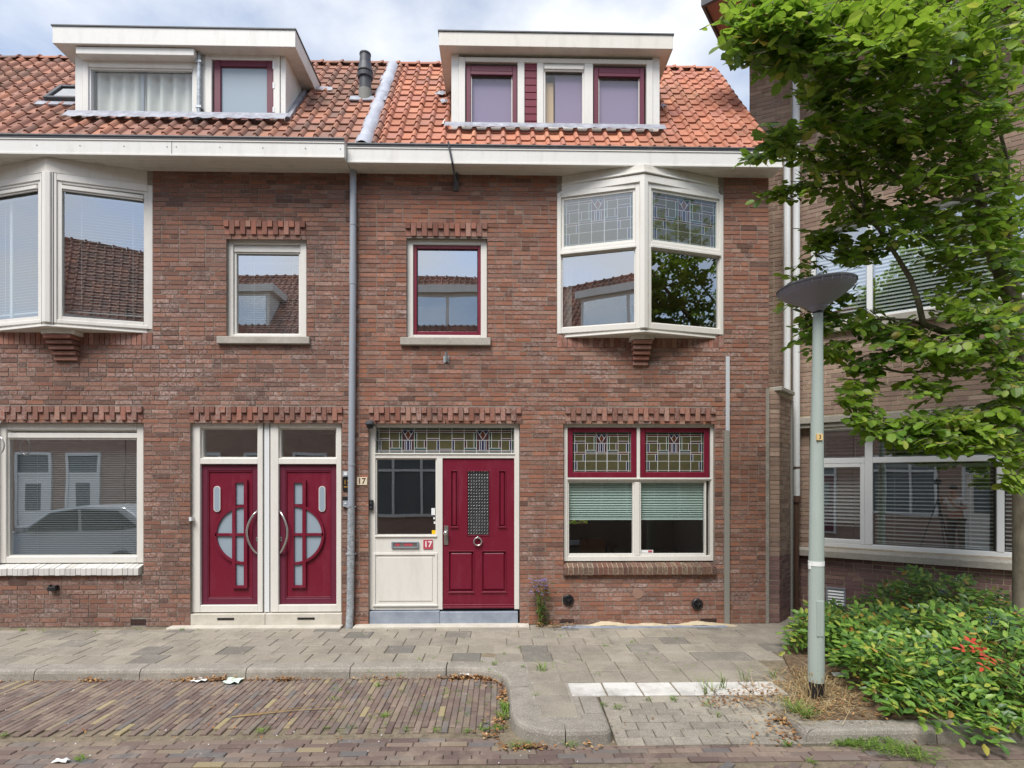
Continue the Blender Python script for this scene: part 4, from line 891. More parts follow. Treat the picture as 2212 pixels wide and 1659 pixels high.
# ------------------------------------------------------------------ fixtures on the walls
pipe_y = -.065
dp = part('downpipe', house17); xt = X_(763, pipe_y); xb_ = X_(756, pipe_y); zt = Z_(377, 763, pipe_y); zsp = Z_(1092, 763, pipe_y)
xm_ = xt+(xb_-xt)*.62
MB().tube([(xt, pipe_y, 5.82), (xt-.004, pipe_y, 4.2), (xm_, pipe_y, zsp)], .042, 16).tube([(xt-.001, pipe_y, 5.1), (xt-.001, pipe_y, 5.11)], .0455, 16).tube([(xt-.004, pipe_y, 4.35), (xt-.004, pipe_y, 4.62)], .045, 16).tube([(xm_+.006, pipe_y, 2.05), (xm_+.006, pipe_y, 2.08)], .046, 16).build('upper_pipe', GREYP, dp, smooth=False)
MB().tube([(xm_, pipe_y, zsp-.001), (xb_+.004, pipe_y, .25), (xb_-.004, pipe_y-.03, -.02)], .046, 16).build('lower_pipe', GALV, dp, smooth=False)
for zz_ in (.92, 1.52): MB().tube([(xm_-.01, pipe_y, zz_), (xm_-.01, pipe_y, zz_+.02)], .052, 16).box(xm_-.075, xm_+.06, pipe_y-.0, .0, zz_+.004, zz_+.016).build('pipe_clamp', GALV, dp)
# cable conduit on the right
cd = part('cable_conduit', house17); xc = X_(1570); MB().box(X_(1566.5), X_(1574.5), -.032, -.010, Z_(930), Z_(769)).build('upper_conduit', paint('pale_grey_conduit', lin(188,192,196), .5, .2), cd, bevel=.003); MB().box(X_(1563), X_(1574), -.040, -.010, -.01, Z_(930)-.002).build('lower_conduit', paint('weathered_grey_conduit', lin(136,134,126), .8, .4), cd, bevel=.003)
# hoist / gutter strut
sb_ = part('gutter_bracket', house17); MB().tube([P(968, 306, -.285), P(977, 350, -.285), P(987, 408, -.03)], .014, 6).box(X_(980), X_(991), -.03, -.008, Z_(415), Z_(378)).tube([P(978, 345, -.15), P(990, 385, -.02)], .009, 6).build('bracket_strut', DKGREY, sb_)
fh = part('flag_holder', house17); MB().box(X_(958), X_(970), -.014, -.008, Z_(784), Z_(770)).build('base_plate', GALV, fh); MB().tube([P(965, 780, -.02), P(964, 760, -.07)], .018, 12, cap=False).build('holder_tube', GALV, fh)
# round covers, base vents, hooks
for k, (vx, vy) in enumerate(((1227, 1295), (1505, 1304))):
    c_ = P(vx, vy); rv = part('round_cover', house17); T = Matrix.Rotation(R(90), 4, 'X')
    MB().lathe([(.072,0),(.072,.022),(.06,.034),(.045,.034),(.04,.024),(0,.024)], 20, (c_.x, -.008, c_.z), T).build('cover_ring', BLACK, rv, smooth=False); MB().tube([(c_.x-.03, -.05, c_.z+.02), (c_.x, -.06, c_.z-.02), (c_.x+.03, -.05, c_.z+.02)], .010, 6).box(c_.x-.008, c_.x+.008, -.052, -.03, c_.z-.045, c_.z+.05).build('cover_handle', BLACK, rv)
c_ = P(120, 1269); bk = part('wall_hook', house15); MB().box(c_.x-.055, c_.x+.05, -.07, -.008, c_.z-.035, c_.z+.02).box(c_.x-.05, c_.x-.03, -.06, -.01, c_.z+.02, c_.z+.04).box(c_.x+.03, c_.x+.055, -.075, -.01, c_.z+.02, c_.z+.034).build('hook_body', BLACK, bk, bevel=.006)
for root, v in ((house15, vents_base[0]), (house17, vents_base[1]), (house17, vents_base[2])):
    g = part('air_vent', root); MB().quad((v[0],-.0015,v[2]),(v[1],-.0015,v[2]),(v[1],-.0015,v[3]),(v[0],-.0015,v[3])).build('vent_recess', DARKGAP, g); m = MB(); x = v[0]+.015
    while x < v[1]-.01: m.box(x, x+.006, -.005, -.002, v[2]+.005, v[3]-.004); x += .017
    m.box(v[0]+.005, v[1]-.005, -.0065, -.0052, (v[2]+v[3])/2-.002, (v[2]+v[3])/2+.002); m.build('vent_bar', RUST, g)
r = random.Random(8); c_ = P(1377, 1281); pts = [(c_.x+.085*math.cos(2*math.pi*k/16)*r.uniform(.75, 1.1), c_.z+.075*math.sin(2*math.pi*k/16)*r.uniform(.75, 1.1)) for k in range(16)]
MB().prism_y(pts, -.0125, -.002).build('plaster_patch', mortar_mat('patch_mortar', lin(160,128,112), lin(176,142,124)), house17)
# numbers, bells, camera
t = thing('house_number_sign', P(748, 1059, -.01), 'black plate with gold number 15, half behind the grey downpipe', 'sign'); MB().box(X_(741), X_(757.5), -.022, -.0095, Z_(1060), Z_(1031)).build('plate', BLACK, t, bevel=.003); text('15', .085, (X_(750), -.0225, Z_(1042)), TXTG, t)
m = MB(); [m.box(X_(744+k*3), X_(746+k*3), -.0235, -.0222, Z_(1053), Z_(1050)) for k in range(4)]; m.build('small_lettering', TXTG, t)
t = thing('house_number_sign', P(782, 1048, -.01), 'cream plate with brown number 17, fixed to the brick right of the downpipe', 'sign'); MB().box(X_(771.5), X_(794), -.02, -.0095, Z_(1048), Z_(1031)).build('plate', paint('cream_enamel', lin(220,208,180), .4, .2), t, bevel=.004); text('17', .105, (X_(782), -.0205, Z_(1039.5)), TXTBR, t, bold=.002)
t = thing('house_number_sign', P(925, 1186, YF), 'faded red square with white number 17 beside the letterbox', 'sign'); MB().box(xf(914.5), xf(935), YF-.006, YF+.0035, zf(1186, cx), zf(1166, cx)).build('plate', PINKR, t); text('17', .105, (xf(924.6), YF-.0065, zf(1176, cx)), TXTW, t, bold=.002)
t = thing('intercom', P(748, 1031, -.01), 'small grey bell box with white button above the number 15 plate', 'bell'); MB().box(X_(741.5), X_(755), -.035, -.0095, Z_(1030), Z_(1018)).build('case', GREYP, t, bevel=.004); MB().box(X_(744.5), X_(752), -.04, -.0355, Z_(1027), Z_(1020)).build('button', WHITE, t)
t = thing('key_safe', P(747, 1095, -.01), 'dark bell box with pale front panel, left of the downpipe below the number 15', 'bell'); MB().box(X_(741), X_(754.5), -.035, -.0095, Z_(1095), Z_(1072)).build('case', BLACK, t, bevel=.004); MB().box(X_(742.5), X_(753), -.04, -.0355, Z_(1094), Z_(1081)).build('front_panel', GREYP, t); MB().lathe([(.012,0),(.012,.006),(0,.006)], 12, (X_(748), -.040, Z_(1087)), Matrix.Rotation(R(90), 4, 'X')).build('button', WHITE, t)
t = thing('video_doorbell', P(801, 1102, YF), 'slim black video doorbell on the left post of the panelled door', 'doorbell'); MB().box(X_(796.5), X_(805), .01, YF-.001, Z_(1102), Z_(1080)).build('case', BLACK, t, bevel=.004); MB().lathe([(.014,0),(.012,.004),(0,.004)], 12, (X_(800.7), .0095, Z_(1086)), Matrix.Rotation(R(90), 4, 'X')).lathe([(.014,0),(.012,.004),(0,.004)], 12, (X_(800.7), .0095, Z_(1096)), Matrix.Rotation(R(90), 4, 'X')).build('button', DKGREY, t)
t = thing('security_camera', P(799, 922, -.05), 'black dome camera on the brick at the top corner of the door frame', 'camera'); c_ = P(799, 916, -.06)
MB().lathe([(.0,.05),(.03,.048),(.055,.03),(.06,.0),(.052,-.012),(.0,-.012)], 20, c_).tube([c_+Vector((0,.02,.01)), c_+Vector((0,.055,.01))], .025, 10).build('housing', DKGREY, t, smooth=False); MB().lathe([(.044,-.012),(.042,-.035),(.028,-.056),(0,-.062)], 20, c_).build('dome', BLACK, t, smooth=True); MB().tube([c_+Vector((.05,.02,-.01)), c_+Vector((.075,.055,-.03))], .006, 6).build('cable', BLACK, t)
# silver shape at the left edge: bracket with hose loop
t = thing('bicycle_hook', P(3, 985, -.1), 'chrome wall hook and hanging ring at the left edge beside the big window', 'hook'); c0 = P(-2, 945, -.06)
MB().tube([P(6, 908, -.03), P(-1, 914, -.08), P(-5, 930, -.09), P(-6, 945, -.09)], .010, 8).build('arm', STEEL, t, smooth=True); MB().tube([P(-2+11*math.sin(k*math.pi/8), 962-18*math.cos(k*math.pi/8), -.09) for k in range(17)], .008, 8, cap=False).build('ring', STEEL, t, smooth=True)

# ------------------------------------------------------------------ pier wall and the brick building on the right
pier = thing('brick_pier', (X_(1672), .02, 0), 'narrow brick pier with a splayed side and cement joint between the two buildings', 'wall')
x0, x1 = X_(1661, .02), X_(1683, .02); zt = Z_(840, 1672, .02); pw = MB().box(x0, x1-.001, .02, .5, -.2, zt).build('wall', MORTAR_Y, pier)
masonry(pw, Matrix.Translation((0,.02,0)), x0+.004, x1, .01, zt, [], BROWN, 60, .062, 31, (Z_(1203, 1672), PURPLE))
A = Vector((x1, .02, 0)); dv = Vector((.36, .40, 0)); MS = frame_matrix(A, dv, (-dv.y, dv.x, 0)); Ld = dv.length
MB(MS).box(0, Ld, 0, .2, -.2, zt-.03).build('splayed_wall', MORTAR_Y, pier); sp = [c for c in bpy.data.objects if c.name.startswith('splayed_wall')][-1]
masonry(sp, MS, .004, Ld, .01, zt-.06, [], BROWN, 40, .062, 32, (Z_(1203, 1672), PURPLE))
MB(MS).box(-.05, Ld+.02, -.05, .25, zt-.03, zt+.025).build('coping', GRANITO, pier, bevel=.008); MB(MS).box(Ld-.03, Ld+.02, -.03, .0, -.05, zt-.1).build('corner_conduit', paint('grey_conduit', lin(140,140,134), .7, .3), pier)
MB().box(X_(1653.5), X_(1661)-.002, -.014, .05, -.05, zt).build('cement_joint', CONC, pier)

B0 = Vector((4.2, .78, 0)); BD = Vector((math.cos(R(-38)), math.sin(R(-38)), 0)); MBD = frame_matrix(B0, BD, (-BD.y, BD.x, 0))
A0 = P(1619, 500, .95); A0.z = 0; A1 = Vector((4.06, .76, 0)); ad = A1-A0; MA = frame_matrix(A0, ad, (-ad.y, ad.x, 0))
bb = thing('brick_building', B0, 'brown brick building with white window frames set at an angle behind the tree', 'building')
def sB(vx, vy, d=0.0): return pl(MBD, vx, vy, d)
zsill = sB(1790, 1182).z; wt = sB(1790, 921).z; s_l, s_r = sB(1748, 1000).x, 3.9
ub, ut = sB(1757, 706).z, sB(2094, 416).z; tb = sB(1915, 190).z
HB = 9.2
holes = [(s_l, s_r, zsill, wt), (sB(1750, 600).x, s_r, ub, ut), (sB(1885, 170).x, sB(1885, 170).x+1.7, tb, tb+1.3)]
bw = wall_sheet(MBD, 0, 4.4, -.3, HB, holes).build('wall', MORTAR_Y, bb)
zlin = (wt, wt+.16); vq = [sB(1785, 1305), sB(1827, 1271)]
masonry(bw, MBD, .0, 4.4, .0, HB, [(a, b, c, e) for a, b, c, e in holes]+[(0, 4.4, *zlin), (0, 4.4, zsill-.13, zsill), (vq[0].x, vq[1].x, vq[0].z, vq[1].z)], BROWN, 300, .062, 41, (zsill-.02, PURPLE))
aw = wall_sheet(MA, 0, ad.length+.12, -.3, 8.35, []).build('side_wall', MORTAR_Y, bb); masonry(aw, MA, .0, ad.length+.1, .0, 8.35, [], BROWN, 200, .062, 42)
MB(MBD).box(.02, 4.4, -.10, .14, *[zsill-.13, zsill-.05]).add([(.02,-.10,zsill-.05),(4.4,-.10,zsill-.05),(4.4,.14,zsill),(.02,.14,zsill),(.02,-.07,zsill-.02),(4.4,-.07,zsill-.02)], [(0,1,5,4),(4,5,2,3)]).build('sill', GRANITO, bb)
MB(MBD).box(.02, 4.4, -.14, .14, zlin[0]+.04, zlin[1]-.03).box(.03, 4.39, -.11, .14, zlin[0]-.02, zlin[0]+.038).build('lintel_stone', GRANITO, bb, bevel=.006)
MB(MBD).box(.25, 3.9, -.08, .14, zlin[0]-.055, zlin[0]-.022).build('lintel_trim', CREAM, bb)
yw = .06
def bwin(x0, x1, z0, z1, mull, trans, blind=True, lights=None):
    w_ = part('window', bb); f = MB(MBD).ring(x0, x1, z0, z1, .06, yw, yw+.1, .06, .06)
    for a, b in mull: f.box(a, b, yw-.004, yw+.1, z0+.06, z1-.06)
    xe = [x0+.06]+[v for ab in mull for v in ab]+[x1-.06]
    for i in range(0, len(xe), 2):
        if trans: f.box(xe[i], xe[i+1], yw-.002, yw+.1, trans[0], trans[1])
    f.build('frame', WHITE, w_, bevel=.005)
    for i in range(0, len(xe), 2):
        for za, zb in (((z0+.06, trans[0]), (trans[1], z1-.06)) if trans else ((z0+.06, z1-.06),)):
            if i == 0 and trans and za < trans[0]-.1: MB(MBD).ring(xe[i], xe[i+1], za, zb, .055, yw+.0, yw+.08).build('sash', WHITE, w_, bevel=.005)
            pane(w_, MBD, xe[i], xe[i+1], za, zb, yw+.06, GLASS)
            if blind: slats(w_, MBD, xe[i]+.02, xe[i+1]-.02, za+.03 if not (i == 0 and trans and za < trans[0]-.1) else za+.25, zb-.06, yw+.16, .05, .046, 55 if not trans or (i == 0 and za < trans[0]-.1) else 22)
    return w_
mA, mB_ = sB(1867, 1000).x, sB(1884, 1000).x; mC, mD = sB(2154, 1000).x, sB(2171, 1000).x; tz = sB(1884, 995).z
bwin(s_l, s_r, zsill, wt, [(mA, mB_), (mC, mD)], (tz-.03, tz+.045)); bwin(holes[1][0], s_r, ub, ut, [(mA+.02, mB_)], None); bwin(*holes[2], [], None)
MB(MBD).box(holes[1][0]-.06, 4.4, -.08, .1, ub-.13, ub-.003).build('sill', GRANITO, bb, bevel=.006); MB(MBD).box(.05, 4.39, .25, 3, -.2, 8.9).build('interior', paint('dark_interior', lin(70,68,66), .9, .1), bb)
vt = part('air_vent', bb); MB(MBD).ring(vq[0].x, vq[1].x, vq[0].z, vq[1].z, .02, -.03, .0).build('vent_frame', GREYP, vt); n = 5
for i in range(n):
    h = (vq[1].z-vq[0].z-.04)/n; z = vq[0].z+.02+i*h; MB(MBD).add([(vq[0].x+.02,-.028,z),(vq[1].x-.02,-.028,z),(vq[1].x-.02,-.008,z+h*.75),(vq[0].x+.02,-.008,z+h*.75),(vq[0].x+.02,-.004,z),(vq[1].x-.02,-.004,z)], [(0,1,2,3),(0,4,5,1)]).build('louvre', WHITE, vt)
def vpipe(name, vx, y, v0, v1, r, mat):
    a = P(vx, v0, y); b = P(vx, v1, y); MB().tube([(a.x, y, a.z), (b.x, y, b.z)], r, 12).build(name, mat, bb)
vpipe('downpipe', 1700, .52, 300, 848, .045, WHITE); vpipe('downpipe', 1720, .60, 100, 1074, .048, WHITE); vpipe('soil_pipe', 1716, .62, 1074, 1345, .06, RUST); a = P(1716, 1080, .62); MB().tube([(a.x, .62, a.z-.03), (a.x, .62, a.z+.06)], .08, 12).build('pipe_collar', RUST, bb); MB().tube([P(1719.5, 1012, .6), P(1719.5, 1008, .6)], .053, 12).build('pipe_clamp', RUST, bb)
MB(MBD).box(-.80, 4.6, -1.38, -.565, 8.20, 8.36).box(-.55, 4.6, -.564, 1.5, 8.22, 8.36).build('eaves', SOFFIT_BR, bb, bevel=.01); MB(MBD).box(-.83, 4.62, -1.43, -1.381, 8.16, 8.42).box(-.83, -.801, -1.381, -.565, 8.16, 8.42).build('eaves_trim', DKGREY, bb)
MB().add([tuple(A0+Vector((0,0,-.3))), tuple(A0+Vector((1.2,2.2,-.3))), tuple(A0+Vector((1.2,2.2,8.3))), tuple(A0+Vector((0,0,8.3)))], [(0,1,2,3)]).build('return_wall', BROWN, bb)

# ------------------------------------------------------------------ ground
RZ = -.095
gs = MB().box(-60, 60, -60, 60, -.6, -.16).build('ground', GROUND); gs['kind'] = 'structure'
def flat(name, pts, z0, z1, mat): o = MB().prism(pts, z0, z1).build(name, mat); o['kind'] = 'structure'; ORG[o.name] = Vector(); return o
kx, ky0, ky1 = -8.4, -1.66, -1.47                  # straight kerb
pv_pts = [(-8.4,.3),(-8.4,ky1),(-.25,ky1),(.09,-1.75),(.16,-2.1),(.17,-2.75),(.36,-2.98),(.8,-2.98),(.8,-2.42),(2.75,-2.42),(3.9,-.7),(4.2,-.1),(4.2,.9),(3.5,.9),(3.5,.3)]
pavement = flat('pavement', pv_pts, -.14, -.012, JOINT)
road = flat('road', [(-9,-9),(9,-9),(9,-1.2),(-9,-1.2)], -.158, RZ-.014, JOINT)
driveway = flat('driveway', [(.84,-2.43),(.84,-3.2),(2.6,-3.2),(2.6,-2.43)], -.15, RZ-.018, JOINT)
# pavement tiles 30 x 30
def bevel_tile(name, a, b, h, mat, e=.006):
    V = [(0,0,-h),(a,0,-h),(a,b,-h),(0,b,-h),(0,0,-e),(a,0,-e),(a,b,-e),(0,b,-e),(e,e,0),(a-e,e,0),(a-e,b-e,0),(e,b-e,0)]
    return mesh(name, V, [(0,1,5,4),(1,2,6,5),(2,3,7,6),(3,0,4,7),(4,5,9,8),(5,6,10,9),(6,7,11,10),(7,4,8,11),(8,9,10,11)], mat)
tl = bevel_tile('paving_tile', .294, .294, .045, PAVER); tlh = bevel_tile('paving_tile', .294, .144, .045, PAVER); twh = bevel_tile('white_paving_tile', .302, .30, .045, WPAVER)
r = random.Random(17)
def lay(me, par, x, y, z=0, jit=.0025, rz=0, nm='paving_tile', rx=0):
    return piece(nm, me, par, Matrix.Translation((x, y, z+r.uniform(-jit, jit))) @ Matrix.Rotation(rz+r.uniform(-.006, .006), 4, 'Z') @ Matrix.Rotation(rx+r.uniform(-.006, .006), 4, 'X') @ Matrix.Rotation(r.uniform(-.006, .006), 4, 'Y'))
TP = .30; y_rows = [ky1-.0+.002+i*TP for i in range(4)]
for j, y in enumerate(y_rows):
    x = -8.3+(.15 if j % 2 else 0)
    while x < -.35: lay(tl, pavement, x, y); x += TP
x = -8.3
while x < -.2: lay(tlh, pavement, x, y_rows[-1]+TP+.002); x += TP
for j in range(8):                                   # the wide part on the right
    y = -2.40+.315+j*TP-.0
    x = .275 if j < 2 else (-.05 if j == 2 else -.22)
    if j % 2: x += .15 if j > 2 else .0
    while x < 2.6+max(0, (y+1.7)*1.0):
        if y < -.2 and (x > .2 or y > -1.5): lay(tl, pavement, x, y)
        x += TP
MB().prism([(-.30,-1.48),(-.10,-1.52),(.10,-1.64),(.20,-1.80),(.25,-2.1),(.25,-2.72),(.31,-2.84),(.42,-2.92),(.67,-2.93),(.67,-2.42),(.67,-1.47),(-.2,-1.3)], -.05, -.006).build('infill_slab', CONC, pavement)
lay(tl, pavement, .30, -2.39); lay(tlh, pavement, .30, -2.54); lay(tl, pavement, .33, -2.845)
x = .62
while x < 2.4: lay(twh, pavement, x, -2.41, .002, .002, nm='white_paving_tile'); x += .318
for i in range(6):
    for j in range(3): lay(tl, pavement, 2.72+i*.3, -.13+j*.3-.0, 0, .004)
# small concrete bricks in the lowered driveway
sp_ = bevel_tile('paving_brick', .207, .1, .06, SPAVER, .006); sph_ = bevel_tile('paving_brick', .10, .1, .06, SPAVER, .006); nrow = 7
for j in range(nrow):
    y = -2.525-j*.104; zz_ = -.012-(.078)*(j+.5)/nrow; x = .862+(.106 if j % 2 else 0)
    if j % 2: lay(sph_, driveway, .862, y, zz_, .003, 0, 'paving_brick', .11)
    while x < 2.5: lay(sp_, driveway, x, y, zz_, .003, 0, 'paving_brick', -.11*-1); x += .212
# road clinkers
kl = bevel_tile('street_brick', .197, .051, .06, KLINK, .005); klw = bevel_tile('street_brick', .197, .062, .06, KLINK, .006)
cand = []
x = -7.6
while x < .02:                                          # parking bay: long side towards the kerb
    y = ky0-.015-r.uniform(0, .2)*0-(.1 if int(round(x/.0545)) % 2 else 0)
    first = True
    yy = y
    if int(round(x/.0545)) % 2: cand.append((kl, x+.05, ky0-.11, 1.5708))
    while yy-.2 > -2.96: cand.append((kl, x+.05, yy-.2, 1.5708)); yy -= .2015
    x += .0545
yb = -2.99; row = 0
for row in range(6):                                   # gutter band along the street
    x = -7.6+r.uniform(0, .2)
    while x < 4.6:
        if x < .0 or yb-row*.066 < -3.12: cand.append((klw, x, yb-row*.066-.06, 0))
        x += .2015
    pass
S2 = .2015/math.sqrt(2); w2 = .065                       # diagonal pattern of the carriageway
for i in range(-60, 60):
    for j in range(-3, 26):
        a = R(45); u, v = i*.2015+(.1 if j % 2 else 0), -j*.066
        xx = u*math.cos(a)-v*math.sin(a)-2; yy = -6.2+u*math.sin(a)+v*math.cos(a)
        if -6.5 < xx < 5.5 and -4.6 < yy < -3.54 and -6.5 < xx+.14 and yy+.14 < -3.41: cand.append((klw, xx, yy, a))
inpen = lambda x, y: x > .055 and y > -3.14
cand = [c for c in cand if not inpen(c[1]+(.0 if c[3] > 1.5 else .1), c[2]+.03)]
cand = [c for c in cand if not (1.95 < c[1] and c[2] > -3.22)]
cand.sort(key=lambda c: (Vector((c[1], c[2], RZ))-CAM).length if -4.2 < c[1] < 4.2 and c[2] > -3.62 else 99)
rest = MB()
for i, (me, x, y, a) in enumerate(cand):
    z = RZ+r.uniform(-.004, .004)
    if i < 300: lay(me, road, x, y, RZ, .004, a, 'street_brick')
    else:
        T = Matrix.Translation((x, y, z)) @ Matrix.Rotation(a+r.uniform(-.012, .012), 4, 'Z') @ Matrix.Rotation(r.uniform(-.01, .01), 4, 'X')
        rest.add([T @ v.co for v in me.vertices], [tuple(p.vertices) for p in me.polygons])
rest.build('brick_paving', KLINK, road, kind='stuff')
# kerb
kerb = MB().box(-8.4, -8.39, ky0+.02, ky1, -.14, -.02).build('kerb', CONC); kerb['kind'] = 'structure'; ORG[kerb.name] = Vector()
def kerb_run(pts, nm='kerb_stone', w_=.185, par=None, h=.0):
    # pts: road-side top edge, pavement lies to the left of the travel direction
    m = MB(); n = len(pts); V = []
    for i, p in enumerate(pts):
        p = Vector((p[0], p[1], 0)); a = Vector((*pts[max(i-1, 0)][:2], 0)); b = Vector((*pts[min(i+1, n-1)][:2], 0)); d = (b-a).normalized(); nn = Vector((-d.y, d.x, 0))
        V += [tuple(p-nn*.012+Vector((0,0,-.16))), tuple(p+nn*.002+Vector((0,0,-.035+h))), tuple(p+nn*.012+Vector((0,0,-.012+h))), tuple(p+nn*.032+Vector((0,0,.002+h))), tuple(p+nn*w_+Vector((0,0,.003+h))), tuple(p+nn*w_+Vector((0,0,-.1)))]
    F = [(i*6+k, (i+1)*6+k, (i+1)*6+k+1, i*6+k+1) for i in range(n-1) for k in range(5)]+[(0,1,2,3,4,5), tuple((n-1)*6+k for k in (5,4,3,2,1,0))]
    m.add(V, F); return m.build(nm, CONC, par or kerb)
xk = [X_(92, ky0)-2.09, X_(92, ky0)-1.045, X_(92, ky0)]
jx = [G(v, 1441).x for v in (92, 313, 537, 758)]
edges = [jx[0]-2.05, jx[0]-1.025]+jx+[jx[3]+.95]
for a, b in zip(edges, edges[1:]): kerb_run([(a+.004, ky0), ((a+b)/2, ky0+r.uniform(-.004, .004)), (b-.004, ky0)])
def sm(pts, n=5):
    out = []
    for i in range(len(pts)-1):
        p0, p1, p2, p3 = (Vector(pts[max(i-1, 0)]), Vector(pts[i]), Vector(pts[i+1]), Vector(pts[min(i+2, len(pts)-1)]))
        for k in range(n): t = k/n; out.append(tuple(.5*((2*p1)+(p2-p0)*t+(2*p0-5*p1+4*p2-p3)*t*t+(3*p1-p0-3*p2+p3)*t**3)))
    return out+[tuple(pts[-1])]
xe = edges[-1]
kerb_run(sm([(xe+.006, ky0), (-.36, -1.665), (-.15, -1.71), (.0, -1.83), (.06, -2.02), (.075, -2.2)]))
kerb_run(sm([(.075, -2.208), (.078, -2.45), (.085, -2.72)])); kerb_run(sm([(.085, -2.728), (.115, -2.89), (.21, -3.02), (.36, -3.09), (.48, -3.105)]))
kerb_run(sm([(.488, -3.105), (.63, -3.105), (.77, -3.09), (.83, -3.05), (.842, -2.97), (.845, -2.8)], 5), w_=.2); kerb_run([(.847, -2.795), (.85, -2.44)], w_=.17)
# kerb in front of the planting bed
kx0 = G(1735, 1577).x; kyb = G(1900, 1577).y
kerb_run([(kx0, kyb+.55), (kx0, kyb+.05), (kx0+.02, kyb)], w_=.15); kerb_run([(kx0+.024, kyb), (kx0+1.0, kyb+.005)]); kerb_run([(kx0+1.008, kyb+.005), (kx0+1.72, kyb+.01)])
# bed
bed_pts = [(2.62,-2.42),(kx0+.14,-2.55),(kx0+.14,kyb+.17),(5.9,kyb+.17),(5.9,-.75),(4.4,.5),(3.55,-.45),(3.0,-1.35)]
bed = flat('planting_bed', bed_pts, -.13, .008, SOIL)
# doorsteps, strip stones and sand along the wall
ds = MB().box(X_(768), X_(1142), -.15, .017, -.05, .022).build('doorstep_slab', THRESH, house17, bevel=.006); MB().box(X_(372), X_(742), -.14, -.005, -.05, .02).build('doorstep_slab', THRESH, house15, bevel=.006)
for a, b, lab in ((1216, 1448, 'long bluestone kerb slab lying in sand under the right window, left piece'), (1451, 1585, 'short bluestone kerb slab lying in sand by the cable conduit, right piece')):
    p = G(a, 1364); q_ = G(b, 1364); MB().box(p.x, q_.x, -.185, -.11, -.03, .014).build('stone_slab', BLUEST, bevel=.006); o = bpy.data.objects[-1] if False else [x for x in COL.objects if x.name.startswith('stone_slab')][-1]; tag(o, lab, 'slab', 'bluestone slabs by the wall')
def heap(name, x0, x1, y0, y1, hmax, mat, seed, z0=.004):
    r_ = random.Random(seed); nx, ny = int((x1-x0)/.04), max(4, int((y1-y0)/.02)); V = []; ph = [r_.uniform(0, 6) for _ in range(6)]
    for i in range(nx+1):
        for j in range(ny+1):
            t, s_ = i/nx, j/ny; e = min(1, 6*min(t, 1-t))*(math.sin(math.pi*min(1, .15+s_*.85)))
            V.append((x0+(x1-x0)*t, y0+(y1-y0)*s_, z0-.015+(hmax*(.5+.5*math.sin(t*17+ph[0])*math.sin(t*7+ph[1]))+.012*r_.random()+.013)*e))
    m = MB().add(V, [(i*(ny+1)+j, (i+1)*(ny+1)+j, (i+1)*(ny+1)+j+1, i*(ny+1)+j+1) for i in range(nx) for j in range(ny)]); o = m.build(name, mat, smooth=True); o['kind'] = 'stuff'; return o
def drift(x0, x1, y0, y1, hmax, seed, z0):
    r_ = random.Random(seed); nx, ny = 60, 26; V = []; ph = [r_.uniform(0, 6) for _ in range(8)]
    for i in range(nx+1):
        for j in range(ny+1):
            t, s_ = i/nx*2-1, j/ny*2-1; w_ = sum(math.sin(t*(3+2.3*k)+ph[k])*math.cos(s_*(2+1.9*k)+ph[k+4]) for k in range(4))*.22
            V.append((x0+(x1-x0)*i/nx, y0+(y1-y0)*j/ny, z0-.012+max(-.02, (hmax+.012)*(1-t*t-s_*s_+w_))+.003*r_.random()))
    m = MB().add(V, [(i*(ny+1)+j, (i+1)*(ny+1)+j, (i+1)*(ny+1)+j+1, i*(ny+1)+j+1) for i in range(nx) for j in range(ny)]); o = m.build('sand_drift', SAND, smooth=True); o['kind'] = 'stuff'
heap('sand', X_(1235), X_(1600), -.14, .0, .055, SAND, 3); 
o = heap('debris', X_(1150), X_(1236), -.13, -.005, .025, SOIL, 9)

# ------------------------------------------------------------------ street lamp
lp = G(1763, 1511); lx, ly = lp.x, lp.y; D_ = ly+7.28
lamp = thing('street_lamp', (lx, ly, 0), 'pale grey-green street lamp with a wide tilted bowl, standing in front of the shrubs', 'street lamp')
zt = 1.85+(HOR-668)/FPX*D_*1.0; xt = pl(I4, 1767, 668, ly).x
MB().tube([(lx, ly, -.03), (lx, ly, .155)], .066, 20).build('base_band', BLACK, lamp)
MB().tube([(lx, ly, .152), (lx+.002, ly, 1.2), (lx+(xt-lx)*.5, ly, 2.3), (xt, ly, zt)], [.0655, .060, .050, .038], 20).build('pole', POLEM, lamp, smooth=False)
T = Matrix.Rotation(R(-4.5), 4, 'Y') @ Matrix.Scale(.87, 4)
MB().lathe([(.0,-.0),(.045,.0),(.085,.035),(.09,.05),(.10,.055),(.22,.125),(.30,.178),(.335,.215),(.345,.235),(.345,.245),(.335,.25)], 40, (xt, ly, zt-.005), T).build('shade', LAMPM, lamp, smooth=False)
MB().lathe([(.352,.236),(.354,.250),(.338,.262),(.25,.280),(.12,.292),(.0,.296)], 40, (xt, ly, zt-.005), T).build('lid', DKGREY, lamp, smooth=False)
m = MB()
for k in range(26):
    a = 2*math.pi*k/26; p0 = T @ Vector((.332*math.cos(a), .332*math.sin(a), .205)); p1 = T @ Vector((.350*math.cos(a), .350*math.sin(a), .238)); o_ = Vector((xt, ly, zt-.005)); m.tube([p0+o_, p1+o_], .0025, 4)
m.build('rim_rib', GREYP, lamp); MB().tube([(xt, ly, zt-.02), (xt, ly, zt+.012)], .043, 16).build('neck', BLACK, lamp)
zg = 1.85+(HOR-944)/FPX*D_; MB().tube([(lx+.02, ly-.001, zg-.03), (lx+.02, ly-.001, zg+.03)], .0485, 20).build('tag_wrap', POLEM, lamp) if False else None
